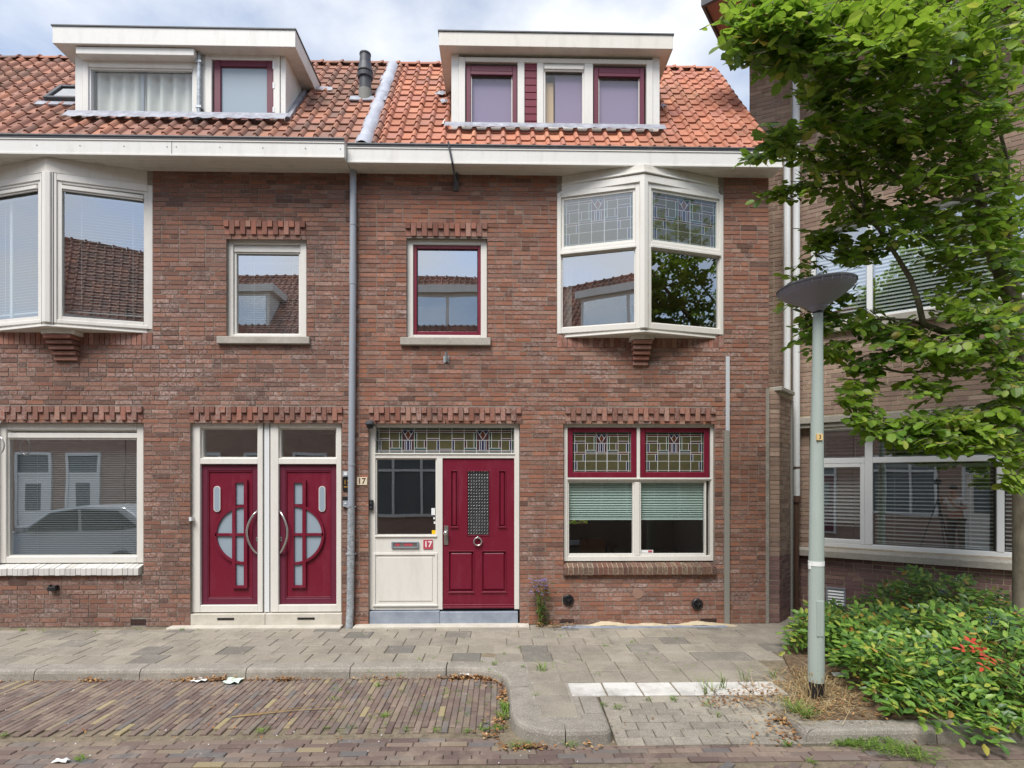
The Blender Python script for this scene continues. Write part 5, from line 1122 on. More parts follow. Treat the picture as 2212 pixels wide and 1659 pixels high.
cxp = lx+(xt-lx)*.42; tx = pl(I4, 1771, 944, ly-.058).x; MB().box(tx-.024, tx+.024, ly-.062, ly-.04, zg-.026, zg+.026).build('number_tag', YEL, lamp); text('3', .045, (tx, ly-.0625, zg), TXTB, lamp)
zg = 1.85+(HOR-1218)/FPX*D_; MB().tube([(lx+.001, ly, zg-.022), (lx+.001, ly, zg+.016)], .0635, 20).box(lx-.068, lx-.055, ly-.02, ly+.0, zg-.05, zg-.01).build('tape_band', PAPER, lamp)

MB().box(lx-.028, lx+.028, ly-.0675, ly-.05, .55, .85).build('service_door', POLEM, lamp, bevel=.003)

# ------------------------------------------------------------------ tree
TX = Vector((5.27, -1.72, 0)); tree = thing('beech_tree', TX, 'leafy green broadleaf tree at the right, its branches hanging in front of the brown building', 'tree')
def V3(vx, vy, D):      # point at viewing distance D
    return P(vx, vy, -7.28+D)
trunk_top = V3(2205, 860, 5.6)
MB().tube([TX+Vector((0,0,-.1)), TX+Vector((0,0,.1)), TX+Vector((-.01,0,1.0)), TX+Vector((.0,.02,1.9)), V3(2224, 860, 5.58), V3(2208, 760, 5.55), V3(2180, 640, 5.5), V3(2132, 520, 5.45), V3(2118, 433, 5.4), V3(2097, 370, 5.3), V3(2074, 300, 5.2), V3(2066, 240, 5.1), V3(2062, 120, 4.9), V3(2070, -60, 4.8)], [.13,.105,.095,.092,.088,.07,.06,.05,.045,.041,.036,.028,.02,.012], 12).build('trunk', BARK, tree, smooth=True)
limbs = [
 ([(2212,790,5.55),(2120,745,5.4),(2037,716,5.3),(1994,700,5.25),(1984,653,5.2),(1967,603,5.2),(1941,560,5.2),(1900,497,5.15),(1867,447,5.1),(1855,380,5.05)], .03),
 ([(2222,850,5.6),(2208,700,5.7),(2182,520,5.7),(2174,410,5.6),(2177,350,5.5),(2160,283,5.4),(2150,160,5.2)], .03),
 ([(2074,300,5.2),(2040,270,5.0),(1960,252,4.8),(1874,247,4.7),(1790,262,4.7),(1700,290,4.8)], .017),
 ([(2100,370,5.35),(2085,420,5.3),(2080,345,5.3),(2078,310,5.3)], .014),
 ([(2066,240,5.1),(2067,177,4.9),(2040,133,4.6),(1957,87,4.3),(1860,75,4.2),(1740,80,4.2),(1640,60,4.2),(1580,90,4.25)], .02),
 ([(2150,200,5.2),(2134,213,5.1),(2067,177,4.8),(2000,120,4.5)], .016),
 ([(2140,800,5.5),(2040,800,5.3),(1950,805,5.3),(1890,793,5.3),(1794,766,5.4),(1760,750,5.4)], .012),
 ([(2037,716,5.3),(1960,690,5.3),(1860,690,5.4),(1770,680,5.5),(1720,650,5.5)], .011),
 ([(2222,880,5.55),(2140,880,5.3),(2080,900,5.2),(2000,930,5.2),(1900,900,5.3),(1850,880,5.3)], .014),
 ([(2222,870,5.55),(2160,930,5.2),(2090,950,5.0),(2000,960,5.0)], .012),
 ([(1900,497,5.15),(1830,430,5.2),(1760,400,5.3),(1690,415,5.3),(1650,425,5.3)], .010),
 ([(1855,380,5.05),(1760,350,5.1),(1680,335,5.1),(1610,345,5.1)], .010),
 ([(2118,433,5.4),(2040,430,5.1),(1960,400,4.9),(1880,330,4.8)], .014),
 ([(2132,520,5.45),(2060,560,5.1),(2010,600,5.0)], .012)]
for pts, r0 in limbs:
    q = [V3(*p) for p in pts]; MB().tube(q, [r0*1.25*(1-.72*i/(len(q)-1)) for i in range(len(q))], 7).build('branch', BARK, tree, smooth=True)
# leaf shape
def leaf_geo(L_=.094, W_=.070):
    st = [(0,.0),(.2,.72),(.5,1),(.8,.74),(1,.0)]; V = []; 
    for t, w_ in st:
        y = t*L_; dz_ = -.12*L_*t*t
        if w_ == 0: V.append((0, y, dz_))
        else: V += [(-w_*W_/2, y, dz_+.10*W_*w_), (0, y, dz_-.0), (w_*W_/2, y, dz_+.10*W_*w_)]
    F = [(0,2,1),(0,3,2),(1,2,5,4),(2,3,6,5),(4,5,8,7),(5,6,9,8),(7,8,10),(8,9,10)]
    return np.array(V), F
LV, LF = leaf_geo()
rl = random.Random(77); leaves = []; twig = MB()
def spray(c, size, n, tilt_to_cam=.85):
    az = rl.uniform(0, 2*math.pi); d = Vector((math.cos(az), math.sin(az), rl.uniform(-.45, .3))).normalized()
    up = Vector((rl.uniform(-.35, .35), -tilt_to_cam+rl.uniform(-.4, .3), 1)).normalized(); side = d.cross(up).normalized(); up = side.cross(d)
    tw = [c-d*size*.5, c+up*.01, c+d*size*.45]
    twig.tube(tw, [.004, .003, .0015], 3, cap=False)
    for k in range(n):
        t = (k+.5)/n; sg = 1 if k % 2 else -1; base = c-d*size*.5+d*size*t
        dirn = (d*rl.uniform(.35, .8)+side*sg*rl.uniform(.6, 1)+up*rl.uniform(-.3, .15)).normalized() if k < n-1 else d
        nrm = (up+Vector((rl.uniform(-.45,.45), rl.uniform(-.45,.45), rl.uniform(-.2,.2)))).normalized(); x = dirn.cross(nrm).normalized(); nz_ = x.cross(dirn); s_ = rl.choice((rl.uniform(.5, .8), rl.uniform(.75, 1.0), rl.uniform(.9, 1.18)))
        leaves.append((base, x*s_, dirn*s_, nz_*s_))
blobs = [(1640,50,95,75,4.3,.35,46),(1600,110,50,32,4.3,.25,16),(1740,60,120,85,4.3,.45,62),(1870,90,130,110,4.4,.6,78),(2000,70,140,105,4.5,.7,78),(2140,60,110,110,4.8,.7,60),
 (1690,130,60,36,4.4,.25,20),(1790,185,90,60,4.6,.4,36),(1870,250,110,80,4.7,.5,52),(1980,240,110,90,4.9,.6,56),(2110,230,110,110,5.0,.7,66),(1680,292,55,38,4.8,.25,15),(1770,265,50,38,4.8,.3,14),
 (1640,342,40,11,5.1,.12,7),(1700,330,55,25,5.1,.2,10),(1790,350,70,45,5.1,.35,24),(1890,350,85,60,5.0,.4,34),(2000,360,100,80,5.0,.5,50),(2130,390,90,110,5.3,.6,60),
 (1680,418,45,16,5.3,.15,8),(1760,400,50,24,5.3,.2,9),(1840,450,70,45,5.2,.35,24),(1950,480,90,60,5.1,.5,34),(2060,510,90,80,5.2,.5,44),(2175,520,55,110,5.4,.5,40),
 (1742,600,36,46,5.45,.2,9),(1765,520,40,30,5.4,.2,9),(1750,720,40,40,5.45,.2,9),(1790,530,45,38,5.3,.2,14),(1860,545,60,38,5.3,.3,16),(1725,648,38,26,5.5,.2,10),(1775,692,45,34,5.5,.25,14),(1810,640,40,30,5.5,.2,8),(1800,755,60,22,5.4,.2,11),(1880,700,80,35,5.4,.35,22),(1960,740,90,45,5.3,.4,30),
 (2070,640,70,70,5.3,.5,30),(2060,760,90,60,5.2,.45,40),(2160,700,60,110,5.3,.6,48),(1880,790,50,26,5.4,.2,11),(1850,850,45,40,5.3,.25,16),(1875,910,48,36,5.2,.25,17),(1960,935,70,34,5.1,.3,24),(2040,920,80,40,5.1,.35,28),
 (2050,960,80,26,5.0,.3,20),(2130,930,75,55,5.2,.4,36),(2185,860,40,110,5.3,.5,40),(2195,1040,30,26,5.0,.2,9),(2180,980,45,30,5.1,.3,12),(1990,840,60,30,5.2,.3,12),
 (2270,150,90,200,5.2,.8,26),(2280,600,70,260,5.5,.8,26),(2050,-90,260,70,4.7,.8,22)]
for vx, vy, rx, ry, D, rd, n in blobs:
    for _ in range(int(n*1.85)):
        while True:
            a, b, c_ = rl.uniform(-1,1), rl.uniform(-1,1), rl.uniform(-1,1)
            if a*a+b*b+c_*c_ <= 1: break
        spray(V3(vx+a*rx*.92, vy+b*ry*.92, D+c_*rd), rl.uniform(.16, .30), rl.randint(5, 8))
twig.build('twigs', BARK, tree, kind='stuff')
leaves.sort(key=lambda l: (l[0]-CAM).length)
vis = [l for l in leaves if (lambda p: 0 < CXP+FPX*p.x/(p.y+7.28) < 2190 and HOR-FPX*(p.z-1.85)/(p.y+7.28) > 0)(l[0])]
near = vis[:300]; ns = {id(l) for l in near}
lm_ = mesh('leaf', LV, LF, LEAFT)
for b, x, y, z in near:
    M = Matrix.Identity(4)
    for i in range(3): M[i][0], M[i][1], M[i][2], M[i][3] = x[i], y[i], z[i], b[i]
    piece('leaf', lm_, tree, M)
ob_ = [l for l in leaves if id(l) not in ns]; nv = len(LV)
allv = np.concatenate([np.array(b)+LV[:, :1]*np.array(x)+LV[:, 1:2]*np.array(y)+LV[:, 2:]*np.array(z) for b, x, y, z in ob_])
cr = MB(); cr.v = [tuple(v) for v in allv.tolist()]; cr.f = [tuple(i+k*nv for i in f) for k in range(len(ob_)) for f in LF]
cr.build('crown', LEAFT, tree, kind='stuff')

# ------------------------------------------------------------------ shrubs (pinnate evergreen)
def pinnate(npair, L_, lf, wf, mat, seed):
    r_ = random.Random(seed); V = []; F = []
    def leaflet(o, d, nrm, l, w_):
        d = d.normalized(); s_ = d.cross(nrm).normalized(); n0 = len(V); u = s_.cross(d)
        V.extend([o, o+d*l*.35+s_*w_*.5+u*w_*.12, o+d*l*.75+s_*w_*.36+u*w_*.08, o+d*l, o+d*l*.75-s_*w_*.36+u*w_*.08, o+d*l*.35-s_*w_*.5+u*w_*.12, o+d*l*.5-u*.002])
        F.extend([(n0, n0+6, n0+1), (n0+1, n0+6, n0+2), (n0+2, n0+6, n0+3), (n0+3, n0+6, n0+4), (n0+4, n0+6, n0+5), (n0+5, n0+6, n0)])
    def rach(t): return Vector((0, t*L_, .18*L_*math.sin(t*2.4)-.28*L_*t*t))
    for k in range(npair):
        t = .3+.62*k/(npair-1)
        for sg in (1, -1): leaflet(rach(t), Vector((sg, .45, r_.uniform(-.15, .15))), Vector((0, .1*sg, 1)), lf*r_.uniform(.85, 1.1), wf)
    leaflet(rach(1), Vector((0, 1, -.25)), Vector((0, 0, 1)), lf*1.05, wf)
    n0 = len(V); V.extend([rach(0)+Vector((-.0018,0,0)), rach(0)+Vector((.0018,0,0)), rach(.5)+Vector((.0015,0,0)), rach(.5)+Vector((-.0015,0,0)), rach(1)]); F.extend([(n0, n0+1, n0+2, n0+3), (n0+3, n0+2, n0+4)])
    return mesh('leaf', V, F, mat)
pm = [pinnate(4, .22, .062, .030, LEAFM, 1), pinnate(3, .17, .058, .031, LEAFM, 2), pinnate(3, .2, .066, .032, LEAFM, 3)]; pmr = pinnate(3, .16, .055, .026, LEAFRED, 4)
shr = [((3.62,-1.25), .30, .34, 150, 'low evergreen shrub behind the lamp post, its yellowing tips over the paving'), ((4.15,-.8), .48, .27, 200, 'evergreen shrub below the white air vent of the brown building'), ((5.1,-.95), .7, .74, 300, 'tall evergreen shrub at the back against the purple brick base'), ((3.95,-1.65), .48, .42, 230, 'evergreen shrub with bare stems in the middle of the bed'), ((4.75,-1.85), .6, .60, 290, 'evergreen shrub in front of the tree trunk hung with blue berries'), ((3.62,-2.4), .40, .44, 240, 'evergreen shrub with a bright red leaf tuft at the front of the bed'), ((4.25,-2.5), .52, .52, 295, 'evergreen shrub drooping over the kerb at the right corner of the bed'), ((3.55,-2.82), .34, .26, 150, 'small evergreen shrub spilling onto the kerb stone below the red leaf tuft')]
rs_ = random.Random(5)
for (sx, sy), rad, hh, n, lab in shr:
    sh = thing('evergreen_shrub', (sx, sy, 0), lab, 'shrub', 'evergreen shrubs in the planting bed'); stm = MB()
    for k in range(int(n*.66)):
        while True:
            a, b = rs_.uniform(-1, 1), rs_.uniform(-1, 1)
            if a*a+b*b < 1: break
        q = math.sqrt(a*a+b*b); top = hh*(1-.55*q*q); z = top*rs_.uniform(.35, 1.0)**.8; az = math.atan2(b, a)+rs_.uniform(-.9, .9)
        p = Vector((sx+a*rad, sy+b*rad, max(.06, z)))
        el = rs_.uniform(-.1, .7)*(1-q*.6); T = Matrix.Translation(p) @ Matrix.Rotation(rs_.uniform(.0, .7), 4, 'X') @ Matrix.Rotation(az-math.pi/2, 4, 'Z') @ Matrix.Rotation(el, 4, 'X') @ Matrix.Rotation(rs_.uniform(-.5, .5), 4, 'Y') @ Matrix.Scale(rs_.uniform(1.0, 1.55), 4)
        me = rs_.choice(pm)
        if 'a bright red leaf' in lab and k < 3: me = pmr; p = Vector((sx+.34+.02*k, sy-.36, .42)); T = Matrix.Translation(p) @ Matrix.Rotation(.5, 4, 'X') @ Matrix.Rotation(1.1*k, 4, 'Z') @ Matrix.Rotation(.15, 4, 'X') @ Matrix.Scale(1.15, 4)
        piece('leaf', me, sh, T)
        if k % 4 == 0: stm.tube([(sx+a*rad*.25, sy+b*rad*.25, 0), (sx+a*rad*.6, sy+b*rad*.6, p.z*.55), tuple(p)], [.008, .006, .003], 5)
    stm.build('stem', STEMM, sh)
    if 'berries' in lab or 'front' in lab or 'purple' in lab:
        for k in range(6 if 'blue berries' in lab else 2):
            c_ = Vector((sx+rs_.uniform(-.5, .35)*rad, sy-rad*rs_.uniform(.2, .75), hh*rs_.uniform(.65, 1.0))); bm_ = MB()
            for _ in range(16): bm_.lathe([(0,-.0055),(.005,-.003),(.0058,.001),(.003,.005),(0,.0058)], 6, c_+Vector((rs_.gauss(0,.02), rs_.gauss(0,.02), rs_.gauss(0,.022))))
            bm_.build('berry_cluster', BERRY, sh, smooth=True, kind='stuff')
# flowering plant with a cane by the wall
c_ = G(1166, 1353); fp = thing('flowering_plant', (c_.x, -.07, 0), 'small violet-flowered climber tied to a cane, growing from the foot of the wall', 'plant')
MB().tube([(c_.x+.02, -.075, 0), (c_.x+.06, -.06, .70)], .004, 5).build('cane', STRAW, fp); m = MB(); lf = MB(); fl_ = MB()
for k in range(5): m.tube([(c_.x+rs_.uniform(-.02,.02), -.07, 0), (c_.x+rs_.uniform(-.04,.05), -.08, .25), (c_.x+rs_.uniform(-.08,.12), -.09, rs_.uniform(.4,.55))], .003, 4)
def tri_leaf(mb, p, l, w_, az, el, rr_):
    d = Vector((math.cos(az)*math.cos(el), math.sin(az)*math.cos(el), math.sin(el))); s_ = d.cross(Vector((0,0,1)) if abs(d.z) < .9 else Vector((1,0,0))).normalized(); u = s_.cross(d)
    mb.add([p, p+d*l*.5+s_*w_/2+u*w_*.1, p+d*l, p+d*l*.5-s_*w_/2+u*w_*.1], [(0,1,2),(0,2,3)])
for k in range(170):
    z = rs_.uniform(.02, .55); tri_leaf(lf, Vector((c_.x+.03+rs_.gauss(0,.035+.03*(z > .3)), -.075+rs_.uniform(-.05,.03), z)), .046, .032, rs_.uniform(0, 6.3), rs_.uniform(-.6, .6), 0)
for k in range(34):
    z = rs_.uniform(.38, .62); p = Vector((c_.x+.02+rs_.gauss(0,.075), -.10+rs_.uniform(-.03,.03), z))
    for j in range(5): tri_leaf(fl_, p, .024, .018, j*1.257, .25, 0)
m.build('stem', WEED, fp); lf.build('foliage', leaf_mat('dark_plant_leaf', [(0, lin(58,84,44)), (1, lin(84,112,56))]), fp); fl_.build('blossom', BLOSSOM, fp)

# ------------------------------------------------------------------ weeds, litter, straw, paper
wd_ = MB(); rw = random.Random(90)
def tuft(x, y, z, n, h, sp, flat_=0.0):
    for k in range(n):
        az = rw.uniform(0, 6.28); l = h*rw.uniform(.5, 1.1); d = Vector((math.cos(az)*sp, math.sin(az)*sp, 1-flat_)).normalized(); s_ = Vector((-math.sin(az), math.cos(az), 0)); p = Vector((x+rw.gauss(0,.02), y+rw.gauss(0,.02), z)); w_ = rw.uniform(.0025, .006)
        q = p+d*l*.6; e = p+d*l+Vector((math.cos(az), math.sin(az), -.6))*l*.25
        wd_.add([p-s_*w_*.5, p+s_*w_*.5, q+s_*w_*.6, e, q-s_*w_*.6], [(0,1,2,4),(4,2,3)])
def clampw(x, y):
    if -.0 < x < .3 and y > -2.8: x = .045-rw.uniform(0, .06)
    elif -.0 < x < .86 and y > -3.13: y = -3.14-rw.uniform(0, .06)
    return x, y
def gp(vx, vy, z=0):
    q = G(vx, vy, z); x, y = clampw(q.x, q.y) if z == RZ else (q.x, q.y); return x, y, z
for vx, vy, z, n, h, sp in [(818,1481,RZ,26,.06,1.4),(828,1548,RZ,26,.06,1.4),(945,1578,RZ,14,.05,1.3),(1095,1535,RZ,70,.11,.9),(1105,1550,RZ,50,.09,1.0),(1075,1575,RZ,40,.06,1.4),(1045,1577,RZ,36,.06,1.4),(1110,1597,RZ,30,.07,1.3),(1140,1610,RZ,36,.06,1.4),(1010,1580,RZ,20,.05,1.4),(1230,1608,RZ,20,.07,1),(565,1580,RZ,30,.05,1.5),(175,1641,RZ,24,.05,1.5),(5,1590,RZ,20,.05,1.5),(633,1451,RZ,20,.1,.6),(50,1362,0,14,.05,.9),(92,1363,0,14,.04,1.2),(395,1361,0,18,.05,.9),(430,1362,0,10,.04,1),(300,1360,0,12,.05,.9),(205,1366,0,10,.04,1),(1333,1532,-.04,24,.06,1.1),(1300,1523,-.02,14,.04,1.2),(1295,1520,-.02,14,.03,1.4),(1170,1449,0,26,.12,.5),(1070,1437,0,14,.08,.7),(1525,1500,0,14,.2,.5),(1540,1495,0,9,.16,.6),(1562,1488,0,16,.22,.4),(1605,1470,0,12,.18,.5),(1670,1465,0,16,.14,.5),(1530,1525,-.03,16,.06,1),(1455,1512,-.01,16,.06,.9),(1400,1512,-.01,12,.05,1),(1550,1552,-.06,14,.08,.6),(1715,1540,0,60,.16,.9),(1740,1550,0,50,.15,1),(1700,1610,RZ,20,.06,1.3),(1755,1647,RZ,20,.05,1.3),(1540,1597,RZ,12,.05,1.3),(1160,1502,0,8,.05,1),(905,1425,0,10,.03,1.4),(1120,1400,0,10,.03,1.4),(1090,1412,0,14,.03,1.4),(1250,1425,0,10,.03,1.3),(1310,1395,0,12,.04,1.2),(1130,1440,0,10,.03,1.3)]: tuft(*gp(vx, vy, z), n, h, sp)
for k in range(120):                                      # moss tufts in joints of the parking bay and pavement
    if k < 75: vx, vy, z = rw.uniform(700, 1080), rw.uniform(1475, 1585), RZ
    else: vx, vy, z = rw.uniform(780, 1500), rw.uniform(1365, 1470), 0
    tuft(*gp(vx, vy, z-.004), rw.randint(4, 12), .028, 1.5)
for k in range(130):                                      # wilted pulled weeds by the bed kerb
    t = rw.random(); q = G(1790+t*230+rw.gauss(0,14), 1590+t*52+rw.gauss(0,9), RZ); tuft(q.x, q.y, RZ+rw.uniform(0,.04), 5, .10, 2.2, .4)
o = wd_.build('weeds', WEED); o['kind'] = 'stuff'
lt = MB()
def dead(vx, vy, z, n, sx_, sy_, s0=.035):
    for k in range(n):
        q = G(vx+rw.gauss(0, sx_), vy+rw.gauss(0, sy_), z)
        if z == RZ and q.x < -.1: q.y = min(q.y, -1.69-abs(rw.gauss(0, .02)))
        if z == RZ: q.x, q.y = clampw(q.x, q.y)
        tri_leaf(lt, Vector((q.x, q.y, z+rw.uniform(.003,.03))), s0*rw.uniform(.6,1.4), s0*.6, rw.uniform(0,6.28), rw.uniform(-.5,.6), 0)
for a in [(222,1461,RZ,60,14,1.5),(440,1459,RZ,110,22,2),(480,1458,RZ,60,14,2),(628,1460,RZ,80,14,2.5),(550,1461,RZ,30,30,1),(830,1457,RZ,40,50,1.5),(1000,1461,RZ,200,28,4),(1060,1468,RZ,140,18,6),(1093,1500,RZ,80,8,14),(1080,1565,RZ,60,16,8),(1140,1600,RZ,60,24,8),(1060,1590,RZ,40,20,5),(1260,1605,RZ,20,30,4),(1600,1515,-.02,160,45,10,.03),(1640,1500,0,160,40,12,.03),(1690,1560,-.05,150,26,14,.035),(1720,1590,RZ,120,26,9),(1660,1600,RZ,40,60,9),(1760,1470,.01,220,55,18,.03),(1800,1520,.01,160,60,14,.03),(1900,1540,.01,120,90,10,.035),(2050,1592,RZ,60,90,6),(1180,1352,.03,70,22,3,.025),(1225,1352,.03,60,14,3,.025),(520,1550,RZ,20,60,18),(300,1520,RZ,50,200,40,.028),(700,1520,RZ,40,120,40,.028),(1350,1560,-.06,14,60,20,.03)]: dead(*a)
for k in range(160): q = G(rw.uniform(0, 1050), 1461+rw.gauss(0,.8), RZ); tri_leaf(lt, Vector((q.x, -1.69-abs(rw.gauss(0,.012)), RZ+.008)), .03, .015, rw.uniform(0,6.28), .1, 0)
o = lt.build('leaf_litter', LITTER); o['kind'] = 'stuff'
sw = MB()
for k in range(1100):
    vx, vy = rw.gauss(1760, 60), rw.gauss(1500, 32)
    if vy < 1440 or vy > 1570: continue
    q = G(vx, vy, 0); az = rw.uniform(0,6.28); l = rw.uniform(.06,.2); d = Vector((math.cos(az), math.sin(az), rw.uniform(0,.5))); s_ = Vector((-math.sin(az), math.cos(az), 0))*.0022; p = Vector((q.x, q.y, .012)); sw.add([p-s_, p+s_, p+d*l+s_*.4, p+d*l-s_*.4], [(0,1,2,3)])
for k in range(40):
    q = G(1755+rw.uniform(-25,25), 1512+rw.uniform(-6,8), 0); p = Vector((q.x, q.y, 0)); e = p+Vector((rw.uniform(-.08,.08), rw.uniform(-.05,.03), rw.uniform(.12,.26))); sw.tube([p, (p+e)/2+Vector((.01,0,.01)), e], [.0014,.0013,.001], 3, cap=False); sw.lathe([(0,-.02),(.005,0),(0,.02)], 4, e)
o = sw.build('dry_grass', STRAW); o['kind'] = 'stuff'
st2 = MB(); a = G(500, 1549, RZ+.01); b = G(750, 1528, RZ+.015); st2.tube([a, (a+b)/2+Vector((.02,.03,.004)), b], [.006,.004,.002], 5); a = G(520, 1545, RZ+.01); b = G(690, 1522, RZ+.01); st2.tube([a, (a+b)/2+Vector((.0,-.02,.004)), b], [.004,.003,.002], 5)
o = st2.build('straw_stalk', STRAW); tag(o, 'long dry straw stalk lying on the parking bay bricks', 'straw')
pr = random.Random(3)
for vx, vy, z, w_, h_, lab in [(445,1463,RZ,.14,.05,'torn white paper in the dead leaves against the kerb'),(515,1466,RZ,.15,.09,'pale green paper scrap lying beside the kerb joint'),(1004,1457,RZ+.02,.09,.07,'crumpled white paper on the leaf heap at the kerb bend'),(130,1649,RZ,.10,.03,'white paper strip on the road bricks at the bottom left'),(1815,1461,.02,.14,.06,'white crumpled tissue on the dry grass right of the lamp post')]:
    q = G(vx, vy, z)
    if vx < 900 and vy < 1500: q.y = min(q.y, -1.71-h_*.5)
    m = MB(); n = 4; V = []
    for i in range(n+1):
        for j in range(n+1): V.append((q.x+w_*(i/n-.5), q.y+h_*1.6*(j/n-.5)+.01*pr.random(), z+.008+pr.uniform(0,.022)))
    m.add(V, [(i*(n+1)+j, (i+1)*(n+1)+j, (i+1)*(n+1)+j+1, i*(n+1)+j+1) for i in range(n) for j in range(n)]); o = m.build('paper_scrap', PAPER if 'green' not in lab else paint('pale_green_paper', lin(206,226,210), .9, .1)); tag(o, lab, 'paper', 'paper scraps on the ground')
pb = MB()
for k in range(70):
    q = G(pr.uniform(0, 1700), pr.uniform(1475, 1655), RZ); s_ = pr.uniform(.002, .006); a_ = pr.uniform(0, 3.1); e = Vector((math.cos(a_), math.sin(a_), 0))*s_*2; f_ = Vector((-math.sin(a_), math.cos(a_), 0))*s_; b0 = Vector((q.x, q.y, RZ+.007)); pb.quad(b0, b0+e, b0+e+f_+Vector((0,0,s_)), b0+f_)
o = pb.build('grit', PAPER); o['kind'] = 'stuff'

# ------------------------------------------------------------------ the other side of the street, seen mirrored in the panes
FARB = MT('far_brick', .9, .2); bt = FARB.node('ShaderNodeTexBrick'); bt.inputs['Scale'].default_value = 1; bt.inputs['Brick Width'].default_value = .22; bt.inputs['Row Height'].default_value = .06; bt.inputs['Mortar Size'].default_value = .006
bt.inputs['Color1'].default_value = lin(150,124,112); bt.inputs['Color2'].default_value = lin(170,142,128); bt.inputs['Mortar'].default_value = lin(150,138,124)
sep = FARB.node('ShaderNodeSeparateXYZ'); cmb = FARB.node('ShaderNodeCombineXYZ'); FARB.l.new(FARB.pos(), sep.inputs[0]); FARB.l.new(sep.outputs[0], cmb.inputs[0]); FARB.l.new(sep.outputs[2], cmb.inputs[1]); FARB.l.new(cmb.outputs[0], bt.inputs['Vector']); FARB.color(bt.outputs['Color'])
OY = -9.3
def far_house(x0, x1, lab, rmat, doorc):
    h = thing('terraced_house', ((x0+x1)/2, OY, 0), lab, 'house', 'houses across the street'); F = lambda mb, *a: mb.box(*a)
    MB().box(x0, x1, OY-5, OY, -.2, 5.85).build('wall', FARB.m, h); W = x1-x0
    MB().add([(x0,OY+.2,5.95),(x1,OY+.2,5.95),(x1,OY-2.1,8.6),(x0,OY-2.1,8.6),(x0,OY-4.4,5.95),(x1,OY-4.4,5.95)], [(1,0,3,2),(2,3,4,5),(0,4,3),(1,2,5)]).build('roof', rmat, h)
    MB().box(x0, x1, OY, OY+.4, 5.72, 5.98).build('gutter', OFFW, h)
    tm = pantile(rmat); ang = math.atan(2.65/2.3); MF = frame_matrix((0, OY+.2, 5.97), (-1, 0, 0), (0, -math.sin(ang), -math.cos(ang))); t_ = MB(MF); tv = [v.co.copy() for v in tm.vertices]; tf = [tuple(p.vertices) for p in tm.polygons]; xx = -x1
    while xx < -x0-.1:
        for k in range(15): t_.add([(v.x+xx, v.y, v.z+k*.232) for v in tv], tf)
        xx += .19
    t_.build('roof_tiling', rmat, h, kind='stuff')
    FP = paint('far_pane', lin(96,104,108), .3, .05) if 'far_pane' not in bpy.data.materials else bpy.data.materials['far_pane']
    rd = MB(); xx = x0
    while xx < x1: rd.tube([(xx, OY-2.1, 8.62), (xx+.3, OY-2.1, 8.62)], .07, 8).tube([(xx, OY-2.1, 8.63), (xx+.05, OY-2.1, 8.63)], .09, 8); xx += .32
    rd.build('ridge_tiling', rmat, h, kind='stuff')
    d = part('dormer', h); a, b = x0+W*.18, x0+W*.62; MB().box(a, b, OY-2, OY-.25, 6.3, 7.5).box(a-.15, b+.15, OY-2, OY-.1, 7.5, 7.72).build('dormer_body', OFFW, d); MB().box(a+.1, (a+b)/2-.05, OY-.249, OY-.24, 6.55, 7.4).box((a+b)/2+.05, b-.1, OY-.249, OY-.24, 6.55, 7.4).build('dormer_pane', GLASS_R, d)
    for a, b, c, e, mull in ((x0+.35, x0+W*.42, .8, 2.7, 2), (x0+.4, x0+W*.4, 3.6, 5.2, 2), (x0+W*.7, x0+W*.88, 3.8, 5.1, 1)):
        w_ = part('window', h); f = MB().ring(a, b, c, e, .09, OY, OY+.05)
        for k in range(1, mull+1):
            if mull > 1: xx = a+(b-a)*k/(mull+1); f.box(xx-.035, xx+.035, OY, OY+.049, c, e)
        if mull > 1: f.box(a, b, OY, OY+.048, e-.55, e-.48)
        f.build('frame', WHITE, w_); MB().quad((b-.05,OY+.01,c+.05),(a+.05,OY+.01,c+.05),(a+.05,OY+.01,e-.05),(b-.05,OY+.01,e-.05)).build('pane', FP, w_)
    for k, a in enumerate((x0+W*.52, x0+W*.74)):
        dd = part('door', h); MB().ring(a, a+1.0, 0, 2.7, .08, OY, OY+.05, .05).box(a+.08, a+.92, OY, OY+.045, 2.05, 2.12).build('frame', WHITE, dd); MB().box(a+.08, a+.92, OY, OY+.02, .05, 2.05).build('leaf', doorc[k], dd); MB().box(a+.08, a+.92, OY, OY+.012, 2.12, 2.62).build('pane', FP, dd); MB().box(a+.3, a+.7, OY+.02, OY+.03, 1.0, 1.8).build('pane', FP, dd)
far_house(-17.5, -11.0, 'brick terraced house across the street, mirrored in the left bay window', TILE_L, (WHITE, WHITE)); far_house(-10.98, -4.4, 'brick terraced house across the street, mirrored in the big left window', TILE_L, (WHITE, WINE2)); far_house(-4.38, 2.6, 'brick terraced house across the street, mirrored in the middle window panes', TILE_L, (CREAM, FLOORB)); far_house(2.62, 9.2, 'brick terraced house across the street, mirrored in the windows behind the tree', TILE_L, (WINE, WHITE))
